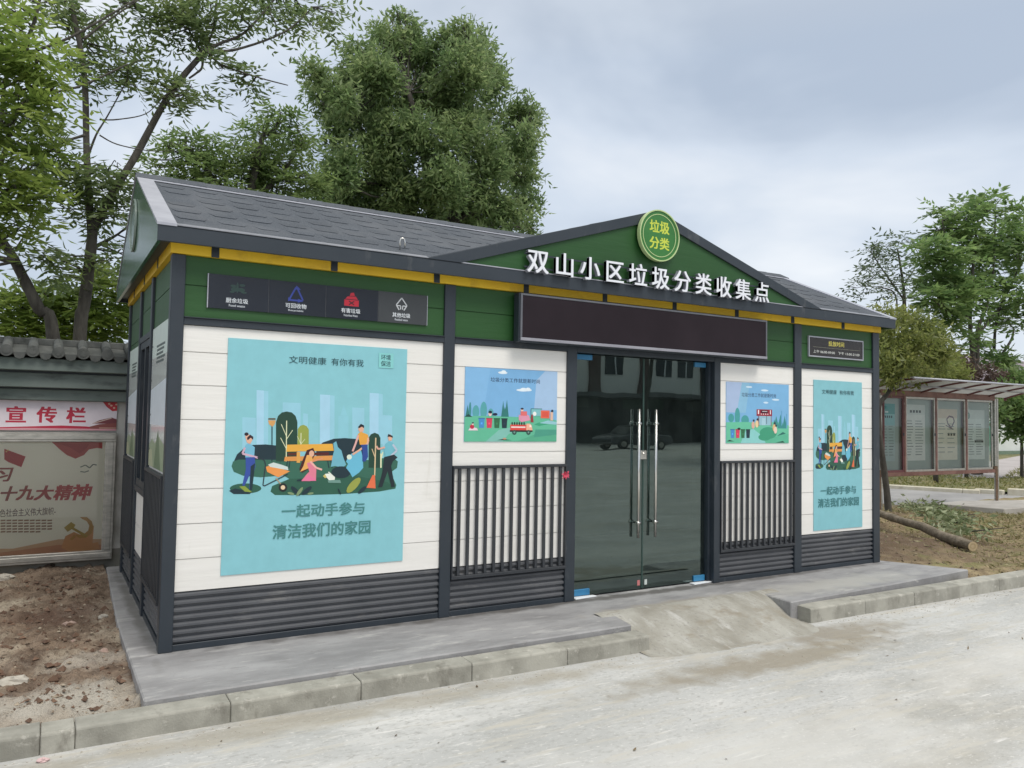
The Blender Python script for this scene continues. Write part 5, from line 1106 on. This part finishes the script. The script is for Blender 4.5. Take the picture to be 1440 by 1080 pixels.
def tree(name, label, limbs, clumps, style, lm, bark=BARK, group=None, base=None, twigs=3, shell=.55, down=.25):
    """limbs = [(points, r0, r1)], clumps = [(centre, radii, count)]"""
    base = base or limbs[0][0][0]
    t_ = thing(name, label, 'shrub' if 'shrub' in name else 'tree', Vector(base), group)
    mb = MB(); nodes = []
    for i, (pts, r0, r1) in enumerate(limbs): nodes += limb(mb, pts, r0, r1)
    for c, r_, n in clumps:
        c = Vector(c); nd = min(nodes, key=lambda q: (q - c).length + (.6 if q.z > c.z + .2 else 0))
        mid = nd.lerp(c, .5) + Vector((random.uniform(-.1, .1), random.uniform(-.1, .1), -.06 * (c - nd).length)); lw = .010 + .006 * (c - nd).length
        limb(mb, [nd, mid, c], lw, lw * .45, 5)
        for k in range(twigs):
            e_ = c + Vector((random.uniform(-1, 1) * r_[0], random.uniform(-1, 1) * r_[1], random.uniform(-.7, .9) * r_[2])) * .8
            limb(mb, [mid.lerp(c, random.random()), c.lerp(e_, .5) + Vector((0, 0, .03)), e_], lw * .5, .004, 4)
    mb.build('trunk', bark, t_)
    V = spray_cloud([c for c, r_, n in clumps], [r_ for c, r_, n in clumps], [n for c, r_, n in clumps], style, shell, down)
    leaves_object('crown', V, lm, t_)
    return t_
DENS = [1.0]
def pxl(lst, Y0_, jit=.25):
    """[(px, py, rx, ry, count[, Y])] of the photograph -> clumps in metres round the plane y = Y0_"""
    o = []
    for q in lst:
        px, py, rx, ry, n = q[:5]; Y = q[5] if len(q) > 5 else Y0_ + random.uniform(-jit, jit)
        n = max(4, int(n * DENS[0]))
        p_ = at(px, py, Y); s_ = dep(p_) / FPX; o.append((p_, (rx * s_, max(rx, ry) * s_ * .9, ry * s_), n))
    return o
def cluster(cl, k=6, f=.45, fill=1.0):
    """each clump broken into k smaller ones so that the crown has lit tufts with dark hollows between"""
    o = []
    for c, r_, n in cl:
        for _ in range(k):
            u = Vector(rng.normal(size=3)).normalized() * (random.random() ** .5)
            o.append((Vector(c) + Vector((u.x * r_[0], u.y * r_[1], u.z * r_[2])) * .85, tuple(max(a * f * random.uniform(.7, 1.25), .05) for a in r_), max(3, int(n * fill / k))))
    return o
def PL(lst, Y): return [at(a, b, Y if len(q) == 0 else q[0]) for a, b, *q in lst]
LG = 'tall thin trees behind the garden wall'
L1 = leafmat('feathery_leaf', (.070, .110, .050), (.125, .175, .070), (.20, .25, .095), .5)
L1b = leafmat('bright_feathery_leaf', (.10, .165, .038), (.18, .25, .055), (.27, .33, .090), .5)
DENS[0] = .78
# upright tree with the long limb leaning right
Y = 4.9
limbs = [([at(112, 478, Y) - Vector((0, 0, 2.5))] + PL([(112, 478), (118, 430), (126, 370), (130, 325)], Y), .080, .056),
         (PL([(128, 330), (122, 220), (118, 100), (100, 0), (92, -90)], Y), .042, .022),
         (PL([(129, 325), (160, 268), (190, 220), (240, 130), (290, 70)], Y), .050, .034),
         (PL([(290, 70), (312, 60), (345, 45), (385, 0), (410, -30)], Y - .1), .024, .010), (PL([(290, 70), (330, 70), (400, 45), (440, 10)], Y - .3), .022, .008),
         (PL([(290, 70), (310, 90), (360, 108), (405, 120)], Y - .4), .016, .006), (PL([(288, 72), (300, 40), (305, 0), (320, -40)], Y + .1), .018, .008), (PL([(285, 75), (265, 40), (255, 0), (250, -40)], Y + .2), .016, .007),
         (PL([(285, 78), (284, 95), (276, 103), (266, 110)], Y), .016, .012), (PL([(120, 190), (90, 200), (60, 220), (20, 260)], Y - .4), .018, .006),
         (PL([(122, 225), (135, 190), (150, 165), (175, 120)], Y + .2), .016, .006), (PL([(130, 350), (165, 330), (200, 300)], Y + .4), .02, .008), (PL([(135, 345), (180, 320), (205, 292)], Y + .5), .014, .006),
         (PL([(118, 55), (150, 30), (195, 0)], Y - .3), .016, .007), (PL([(118, 60), (95, 40), (70, 0)], Y + .3), .016, .007), (PL([(140, 168), (165, 168), (205, 160), (228, 138)], Y - .2), .010, .004), (PL([(140, 190), (165, 203), (210, 212), (245, 212)], Y - .3), .009, .004)]
cl_ = pxl([(150, 85, 50, 20, 45), (195, 105, 45, 20, 40), (120, 95, 30, 22, 26), (175, 72, 24, 10, 16), (230, 20, 30, 22, 40), (268, 28, 30, 26, 50), (305, 15, 34, 24, 50), (250, 45, 30, 12, 22), (320, 92, 24, 13, 18), (345, 108, 22, 16, 16), (270, 122, 28, 16, 24), (258, 145, 24, 14, 16), (360, 20, 34, 18, 34), (420, 25, 40, 20, 40), (455, 12, 24, 16, 20), (390, 5, 40, 16, 30), (345, -20, 50, 25, 30), (240, -25, 60, 25, 30),
           (75, 195, 34, 20, 26), (110, 225, 40, 24, 36), (60, 245, 40, 26, 36), (150, 235, 24, 14, 14), (150, 270, 40, 26, 44), (110, 285, 40, 24, 42), (175, 255, 20, 16, 16), (130, 305, 40, 18, 30), (150, 365, 28, 12, 16), (180, 350, 26, 18, 16), (60, 360, 44, 26, 36), (95, 385, 30, 16, 18), (180, 12, 26, 18, 18), (95, 15, 36, 22, 34), (60, 0, 40, 24, 30), (135, 25, 22, 14, 12)], Y, .45); cl_ = cluster(cl_, 3, .58, 1.25)
tree('feathery_tree', 'slim upright tree behind the garden wall whose dark limb leans right over the kiosk roof', limbs, cl_, ('spray', .36, 5, .118, .036), L1, group=LG, twigs=1)
DENS[0] = .8
# leaning tree with the bright near foliage
Y = 4.6
limbs = [([at(75, 478, Y) - Vector((-.15, 0, 2.5))] + PL([(75, 478), (55, 435), (35, 395), (16, 358), (0, 335), (-30, 280), (-60, 190)], Y), .074, .036),
         (PL([(10, 352), (-10, 300), (10, 200), (40, 142), (110, 122), (180, 90)], Y - .7), .03, .007), (PL([(-20, 290), (0, 180), (17, 92), (100, 52), (190, 0)], Y - .8), .03, .008), (PL([(17, 92), (45, 40), (60, -20)], Y - .8), .024, .012),
         (PL([(20, 368), (-5, 362), (-30, 355)], Y - .1), .035, .02), (PL([(40, 330), (60, 300), (75, 285)], Y - .2), .008, .004), (PL([(22, 350), (40, 320), (60, 270)], Y - .3), .010, .004)]
cl_ = pxl([(22, 45, 40, 26, 40), (50, 75, 38, 24, 36), (20, 100, 40, 26, 42), (60, 120, 30, 18, 22), (30, 145, 42, 24, 40), (65, 165, 30, 16, 18), (15, 185, 36, 26, 38), (45, 215, 32, 20, 24), (12, 240, 36, 28, 36), (40, 265, 32, 22, 26), (10, 290, 34, 20, 26), (55, 285, 26, 14, 14), (20, 312, 30, 14, 16), (-30, 200, 50, 100, 90), (-30, 60, 40, 60, 60), (5, 8, 40, 18, 26), (-60, 330, 60, 60, 60)], Y - 1.3, .35); cl_ = cluster(cl_, 3, .6, 1.05)
tree('feathery_tree', 'tree leaning left behind the garden wall, with bright yellow-green foliage at the left edge', limbs, cl_, ('spray', .32, 5, .118, .038), L1b, group=LG, twigs=1)
DENS[0] = 1.9
# low growth just behind the coping
cl_ = pxl([(30, 432, 44, 22, 60), (85, 440, 40, 20, 50), (145, 425, 30, 26, 50), (165, 455, 26, 22, 40), (20, 462, 44, 14, 40), (100, 465, 44, 12, 40), (150, 400, 26, 16, 24), (165, 385, 22, 12, 14), (60, 412, 34, 16, 26)], 7.2, .5)
tree('leafy_shrub', 'leafy shrub showing just over the coping of the garden wall, behind both slim trunks', [([at(90, 470, 7.2) - Vector((0, 0, 2.8)), at(90, 470, 7.2), at(95, 440, 7.2)], .05, .02)], cl_, ('spray', .36, 6, .135, .044), L1b)
DENS[0] = .72
# shorter tree between
L2 = leafmat('mid_tree_leaf', (.080, .135, .048), (.14, .205, .072), (.22, .28, .10), .5)
Y = 8.0
cl_ = pxl([(240, 205, 24, 14, 30), (225, 235, 20, 16, 30), (262, 195, 22, 14, 30), (275, 225, 30, 22, 70), (300, 210, 28, 20, 60), (320, 230, 30, 24, 80), (300, 250, 36, 20, 80), (345, 215, 26, 20, 60), (360, 180, 24, 18, 50), (385, 160, 24, 16, 46), (375, 205, 30, 22, 70), (400, 185, 24, 20, 50), (360, 245, 34, 24, 90), (400, 235, 34, 26, 90), (395, 270, 40, 18, 80), (335, 270, 36, 16, 60), (270, 255, 26, 14, 40), (235, 260, 24, 10, 24), (425, 200, 20, 24, 50), (430, 255, 26, 24, 70), (345, 290, 70, 16, 60), (420, 290, 60, 14, 60), (255, 275, 40, 14, 40)], Y, .6); cl_ = cluster(cl_, 5, .45, 1.0)
tree('broadleaf_tree', 'lower bushy tree behind the kiosk roof, left of the big dense tree', [([at(345, 320, Y) - Vector((0, 0, 4.6)), at(345, 320, Y), at(355, 260, Y), at(370, 190, Y)], .12, .04), ([at(346, 300, Y), at(300, 250, Y), at(265, 215, Y)], .05, .02), ([at(350, 290, Y), at(400, 240, Y), at(420, 205, Y)], .05, .02)], cl_, ('spray', .38, 5, .135, .042), L2, twigs=1)
DENS[0] = 1.0
# big dense tree behind the roof
L3 = leafmat('dense_tree_leaf', (.095, .160, .064), (.18, .252, .106), (.29, .35, .16), .55)
Y = 9.6
big = [(545, 62, 34, 30), (575, 45, 26, 22), (590, 85, 44, 34), (620, 70, 26, 26), (660, 58, 34, 26), (685, 85, 28, 34), (650, 105, 50, 36), (510, 80, 34, 28), (495, 110, 28, 30), (535, 110, 44, 36), (480, 145, 26, 26), (530, 160, 50, 40), (590, 140, 54, 40), (640, 155, 50, 40), (690, 135, 26, 40), (480, 190, 30, 36), (545, 205, 60, 42), (610, 205, 60, 44), (670, 200, 48, 40), (705, 185, 16, 26), (720, 160, 18, 22), (738, 150, 18, 18), (745, 172, 15, 20), (735, 205, 26, 30), (710, 230, 40, 30), (480, 240, 40, 36), (540, 255, 60, 36), (610, 260, 60, 40), (680, 260, 50, 38), (735, 250, 26, 36), (740, 290, 18, 26), (500, 285, 50, 26), (565, 300, 60, 26), (640, 305, 60, 28), (700, 300, 44, 30), (440, 105, 20, 18), (450, 130, 22, 20), (460, 160, 18, 16), (455, 270, 30, 24), (745, 320, 14, 20), (700, 335, 40, 20), (600, 335, 80, 20), (560, 25, 18, 10), (650, 38, 18, 10)]
cl_ = cluster(pxl([(a, b, c * 1.0, d, int(c * d * .135)) for a, b, c, d in big], Y, .9), 8, .56, 1.1)
tb = at(610, 330, Y)
tree('dense_tree', 'big dense dark green tree rising behind the middle of the kiosk roof', [([tb - Vector((0, 0, 5.3)), tb - Vector((0, 0, 2)), tb, at(600, 240, Y), at(575, 130, Y)], .26, .05), ([tb - Vector((0, 0, 1)), at(650, 250, Y), at(665, 120, Y)], .14, .04), ([tb, at(540, 260, Y), at(500, 160, Y)], .1, .03), ([tb, at(690, 270, Y), at(735, 190, Y)], .1, .03)], cl_, ('tuft', 9, .140, .046, .085), L3, twigs=1, shell=.6)
# right-hand trees
L4 = leafmat('right_tree_leaf', (.075, .145, .050), (.145, .225, .078), (.24, .32, .12), .5)
Y = 9.0; RG = 'trees beyond the covered notice board'
cl_ = pxl([(1000 + a, b, c, d, int(c * d * .075) + 5) for a, b, c, d in [(392, 282, 22, 9), (378, 290, 16, 8), (324, 296, 16, 10), (348, 304, 24, 13), (362, 292, 14, 10), (416, 298, 22, 11), (432, 305, 24, 18), (315, 322, 22, 13), (340, 326, 24, 14), (372, 330, 36, 18), (409, 338, 24, 14), (308, 345, 16, 12), (336, 354, 40, 20), (385, 362, 34, 20), (358, 350, 26, 16), (425, 360, 18, 26), (440, 345, 20, 26), (318, 378, 24, 16), (324, 395, 40, 20), (360, 392, 36, 20), (398, 392, 26, 16), (360, 408, 32, 18), (336, 420, 38, 16), (308, 415, 20, 14), (372, 425, 22, 14), (408, 436, 22, 14), (432, 446, 18, 14), (395, 452, 16, 8), (350, 450, 16, 9), (338, 440, 22, 10), (372, 475, 10, 14), (378, 490, 9, 10), (400, 505, 24, 16), (412, 515, 18, 14), (425, 402, 18, 14), (440, 420, 20, 16)]], Y, .9) 
cl_ = cluster(cl_, 4, .55, 1.08)
b0_ = at(1371, 560, Y)
tree('broadleaf_tree', 'tall airy tree with two pale stems behind the canopy of the covered notice board', [([Vector((b0_.x, b0_.y, -.2)), b0_, at(1368, 500, Y), at(1364, 450, Y), at(1368, 380, Y), at(1375, 310, Y)], .13, .03), ([Vector((b0_.x + .25, b0_.y, -.2)), at(1374, 540, Y), at(1374, 490, Y), at(1376, 460, Y)], .10, .07), ([at(1366, 460, Y), at(1340, 390, Y), at(1325, 310, Y)], .06, .02), ([at(1376, 460, Y), at(1395, 400, Y), at(1400, 290, Y)], .06, .02), ([at(1376, 470, Y), at(1410, 425, Y), at(1435, 370, Y)], .05, .02), ([at(1398, 492, Y), at(1400, 460, Y), at(1407, 430, Y), at(1415, 405, Y)], .05, .03), ([at(1408, 500, Y), at(1422, 478, Y), at(1426, 462, Y)], .05, .03)], cl_, ('spray', .55, 5, .27, .095), L4, group=RG, twigs=1)
L5 = leafmat('grey_green_leaf', (.055, .085, .050), (.10, .14, .08), (.16, .20, .12), .35)
Y = 13.0
cl_ = pxl([(1000 + a, b, c, d, int(c * d * .10) + 4) for a, b, c, d in [(221, 351, 10, 7), (232, 345, 12, 8), (252, 342, 20, 11), (272, 336, 14, 10), (240, 362, 16, 9), (226, 376, 14, 9), (264, 368, 18, 16), (243, 394, 22, 12), (274, 398, 14, 14), (212, 398, 14, 6), (196, 404, 6, 4), (216, 412, 10, 7), (259, 414, 22, 10), (233, 384, 14, 8), (205, 395, 8, 4)]], Y, .6)
b0_ = at(1272, 450, Y)
tree('broadleaf_tree', 'thin wispy grey-green tree showing against the sky just right of the kiosk roof', [([Vector((b0_.x, b0_.y, -.2)), b0_, at(1270, 400, Y), at(1262, 350, Y)], .11, .03), ([at(1270, 420, Y), at(1245, 385, Y), at(1225, 355, Y)], .04, .015), ([at(1262, 445, Y), at(1256, 410, Y), at(1215, 402, Y)], .04, .012), ([at(1271, 400, Y), at(1285, 380, Y), at(1292, 360, Y)], .03, .012)], cl_, ('spray', .55, 3, .22, .075), L5, group=RG)
# olive small tree by the kiosk's right end
L6 = leafmat('olive_leaf', (.10, .135, .038), (.185, .215, .062), (.30, .31, .115), .5)
Y = 3.0
cl_ = pxl([(1000 + a, b, c, d, int(c * d * .16) + 8) for a, b, c, d in [(245, 440, 16, 9), (262, 448, 20, 12), (245, 462, 18, 14), (285, 452, 22, 14), (305, 462, 22, 14), (262, 475, 28, 18), (250, 492, 20, 18), (290, 482, 30, 18), (315, 488, 26, 18), (330, 500, 18, 12), (262, 508, 30, 16), (295, 508, 26, 14), (248, 520, 16, 14), (258, 534, 16, 8), (240, 505, 12, 20), (320, 472, 16, 12), (238, 478, 10, 16), (318, 512, 22, 14), (290, 524, 20, 10)]], Y, .35)
tr_ = [at(1250, 725, Y), at(1247, 690, Y), at(1242, 650, Y), at(1237, 610, Y), at(1236, 572, Y), at(1246, 556, Y), at(1258, 538, Y), at(1272, 505, Y)]
tr_[0].z = -.15
tree('small_tree', 'small olive-green tree with thin bent trunk beside the right end of the kiosk', [(tr_, .062, .03), ([tr_[6], at(1250, 500, Y), at(1248, 460, Y)], .024, .01), ([tr_[7], at(1300, 490, Y), at(1320, 480, Y)], .02, .01)], cl_, ('tuft', 7, .105, .036, .07), L6)
# shrubs behind the canopy
L7 = leafmat('dark_shrub_leaf', (.030, .050, .022), (.070, .085, .038), (.12, .13, .06), .25); L8 = leafmat('purple_shrub_leaf', (.060, .035, .035), (.10, .065, .055), (.16, .12, .09), .25)
cl_ = pxl([(1000 + a, b, c, d, int(c * d * .14) + 8) for a, b, c, d in [(300, 505, 30, 18), (335, 512, 24, 16), (320, 525, 34, 14), (280, 525, 30, 12), (345, 530, 24, 10)]], 7.5, .4); q = at(1315, 540, 7.5)
tree('leafy_shrub', 'mixed green shrub behind the left half of the canopy, right of the olive tree', [([Vector((q.x, q.y, -.2)), q, at(1315, 510, 7.5)], .07, .03)], cl_, ('tuft', 7, .17, .055, .10), L6)
cl_ = pxl([(1000 + a, b, c, d, int(c * d * .16) + 8) for a, b, c, d in [(350, 508, 18, 14), (340, 524, 20, 12), (362, 528, 18, 10), (388, 528, 20, 10), (402, 533, 14, 9)]], 8.0, .3); q = at(1358, 540, 8.0)
tree('leafy_shrub', 'dark purplish shrub behind the canopy beside the two pale stems', [([Vector((q.x, q.y, -.2)), q, at(1358, 515, 8)], .06, .03)], cl_, ('tuft', 7, .16, .055, .10), L8)
Y = 7.6
cl_ = pxl([(1000 + a, b, c, d, int(c * d * .14) + 8) for a, b, c, d in [(420, 548, 18, 12), (438, 540, 22, 14), (412, 566, 14, 12), (435, 565, 24, 14), (418, 586, 18, 12), (442, 588, 24, 14), (428, 605, 20, 9), (446, 610, 18, 10), (455, 575, 26, 26), (404, 580, 9, 8), (430, 528, 18, 9)]], Y, .5); q = at(1437, 600, Y)
tree('broadleaf_tree', 'round low-crowned green tree at the right edge with its thin trunk on the verge', [([Vector((at(1437, 660, Y).x, Y, -.15)), at(1437, 640, Y), q, at(1438, 560, Y)], .06, .03)], cl_, ('tuft', 7, .20, .085, .11), L4, group=RG)

# ------------------------------------------------------------------ far buildings on the right
fx = 47.0
fb = thing('low_building', 'low white building with purple-grey roof far behind the tree at the right edge', 'building', (56, 24, 0))
mb = MB(); mb.box(46.5, 75, 21, 29, -.3, 3.2); mb.build('wall', mat('white_render', (.62, .66, .63), (.70, .73, .71), scale=1, rough=.85), fb)
mb = MB(); mb.prism([(45.9, 20.4, 3.2005), (45.9, 29.6, 3.2005), (45.9, 25, 6.3)], (30, 0, 0)); mb.build('roof', mat('purple_grey_roof', (.22, .185, .215), (.27, .23, .26), scale=2, rough=.8, stretch=(8, 1, 1)), fb)
mb = MB(); mb.box(46.6, 49.2, 20.94, 20.995, -.1, 1.75); mb.build('green_gate', mat('green_gate_paint', (.03, .22, .13), (.05, .28, .17), scale=4, rough=.5), fb)
mb = MB(); mb.box(46.4, 75, 20.90, 20.93, -.3, -.02); mb.build('plinth', mat('green_plinth', (.14, .20, .15), (.19, .25, .19), scale=4, rough=.9), fb)
hedge_m = leafmat('far_wood_leaf', (.035, .065, .030), (.070, .105, .045), (.11, .15, .07), .25)
n = 30000; x = -45 + rng.random(n) * 115; y = 36 + rng.random(n) * 9; hgt = 3.6 + .9 * np.sin(x * .31) + .6 * np.sin(x * .83 + 1); z = rng.random(n) ** .7 * hgt; d = rand_dirs(n); s_ = unit(np.cross(d, rand_dirs(n)))
o = leaves_object('woodland', leaf_arrays(np.stack([x, y, z], 1), d, s_, rng.uniform(.45, .8, n), rng.uniform(.22, .45, n)), hedge_m); tag(o, 'low far-off belt of trees behind the kiosk and the garden wall', 'woodland', kind='stuff')
n = 26000; x = 60 + rng.random(n) * 110; y = 34 + rng.random(n) * 10; hgt = 5.5 + 2.2 * np.sin(x * .21) + 1.2 * np.sin(x * .63 + 1); z = rng.random(n) ** .7 * hgt; d = rand_dirs(n); s_ = unit(np.cross(d, rand_dirs(n)))
o = leaves_object('woodland', leaf_arrays(np.stack([x, y, z], 1), d, s_, rng.uniform(.5, .9, n), rng.uniform(.25, .5, n)), hedge_m); tag(o, 'far-off line of trees beyond the low white building', 'woodland', kind='stuff')

# ------------------------------------------------------------------ across the plaza (seen mirrored in the glass doors)
ob = thing('shop_building', 'pale two-storey shop building across the plaza, mirrored in the glass doors', 'building', (35, -44, 0))
mb = MB(); mb.box(10, 75, -52, -41, -.3, 11); mb.build('wall', mat('cream_render', (.80, .80, .77), (.86, .86, .83), scale=.6, rough=.9), ob)
for x in (26.0, 33.5, 38.0, 44.5, 52): mb = MB(); mb.box(x, x + 1.0, -40.99, -40.75, 3.3, 11); mb.build('pilaster', mat('brown_tile', (.10, .06, .055), (.13, .085, .075), scale=3, rough=.6), ob)
for x in (28.2, 30.6, 35.0, 40.0, 42.2, 47, 49.5): mb = MB(); mb.box(x, x + 1.5, -40.995, -40.93, 4.9, 6.7); wn = mb.build('window', mat('shop_window_dark', (.04, .045, .05), (.06, .065, .07), scale=2, rough=.2), ob); mb = MB(); mb.box(x + .70, x + .80, -40.929, -40.90, 4.9, 6.7); mb.build('frame', PAPER, wn)
mb = MB(); mb.box(10, 75, -40.98, -38.4, 3.15, 3.45); mb.build('shop_canopy', mat('shop_canopy_grey', (.10, .105, .11), (.13, .135, .14), scale=2, rough=.7), ob)
mb = MB(); mb.box(12, 73, -40.99, -40.90, -.2, 3.14); mb.build('shopfront', mat('shopfront_dark', (.018, .020, .022), (.03, .033, .036), scale=.4, rough=.4), ob)
for k, (x, hh, c) in enumerate([(22, 1, 0), (29.5, 1, 1), (36.5, 1, 0), (43, 1, 1)]): mb = MB(); mb.box(x, x + 4.0, -40.895, -40.84, 2.35, 3.05); mb.build('shop_sign', mat(('dim_green_board', 'dim_grey_board')[c], ((.03, .07, .045), (.10, .105, .10))[c], ((.04, .085, .055), (.13, .135, .13))[c], scale=1, rough=.6), ob)
car = thing('parked_car', 'dark silver saloon car parked across the plaza, mirrored in the left glass door', 'car', (28.4, -29.8, road_z(16)))
cz = road_z(16); CB = mat('dark_silver_paint', (.10, .105, .115), (.12, .125, .135), scale=2, rough=.25, metal=.5); CG = mat('dark_car_glass', (.02, .022, .025), (.025, .028, .03), rough=.08)
side = [(-2.25, .35), (-2.22, .62), (-2.0, .74), (-1.15, .86), (-1.05, .90), (1.25, .95), (2.1, .90), (2.25, .75), (2.25, .38), (1.85, .28), (-1.9, .28)]
mb = MB(); mb.prism([(28.4 + a, -30.65, cz + b) for a, b in side], (0, 1.7, 0)); mb.build('body', CB, car, bevel=.06)
mb = MB(); lo_ = [(-1.15, .88), (-.45, 1.34), (.75, 1.36), (1.5, .93)]; mb.add([(28.4 + a, -30.55 + .16 * (b > 1), cz + b) for a, b in lo_] + [(28.4 + a, -29.05 - .16 * (b > 1), cz + b) for a, b in lo_], [(0, 1, 2, 3), (7, 6, 5, 4), (0, 4, 5, 1), (1, 5, 6, 2), (2, 6, 7, 3)]); cabn = mb.build('cabin', CG, car)
mb = MB(); mb.prism([(27.93, -30.37, cz + 1.345), (29.17, -30.37, cz + 1.365), (29.17, -29.23, cz + 1.365), (27.93, -29.23, cz + 1.345)], (0, 0, .04)); mb.build('roof', CB, car, bevel=.015)
for sx_ in (-1.35, 1.4):
    for yy in (-30.68, -29.11):
        mb = MB(); mb.tube([(28.4 + sx_, yy, cz + .31), (28.4 + sx_, yy + .2, cz + .31)], .31, n=20); wh = mb.build('wheel', mat('tyre_rubber', (.015, .015, .015), (.02, .02, .02), rough=.85), car)
        mb = MB(); mb.tube([(28.4 + sx_, yy - .012, cz + .31), (28.4 + sx_, yy + .212, cz + .31)], .19, n=16); mb.build('rim', ALU, wh)
tx_ = at(905, 560, 22.2).x
cl_ = [(Vector((tx_ + 1 + random.uniform(-2.4, 2.4), -22 + random.uniform(-2, 2), 6.6 + random.uniform(-1.2, 1.6))), (1.1, 1.1, .8), 130) for _ in range(14)]
tree('street_tree', 'leafy street tree across the plaza, mirrored in the glass doors', [([(tx_, -22, -.2), (tx_ + .1, -22, 2), (tx_ + .45, -22, 4), (tx_ + .8, -22, 6)], .22, .06)], cl_, ('tuft', 6, .3, .12, .15), L4)
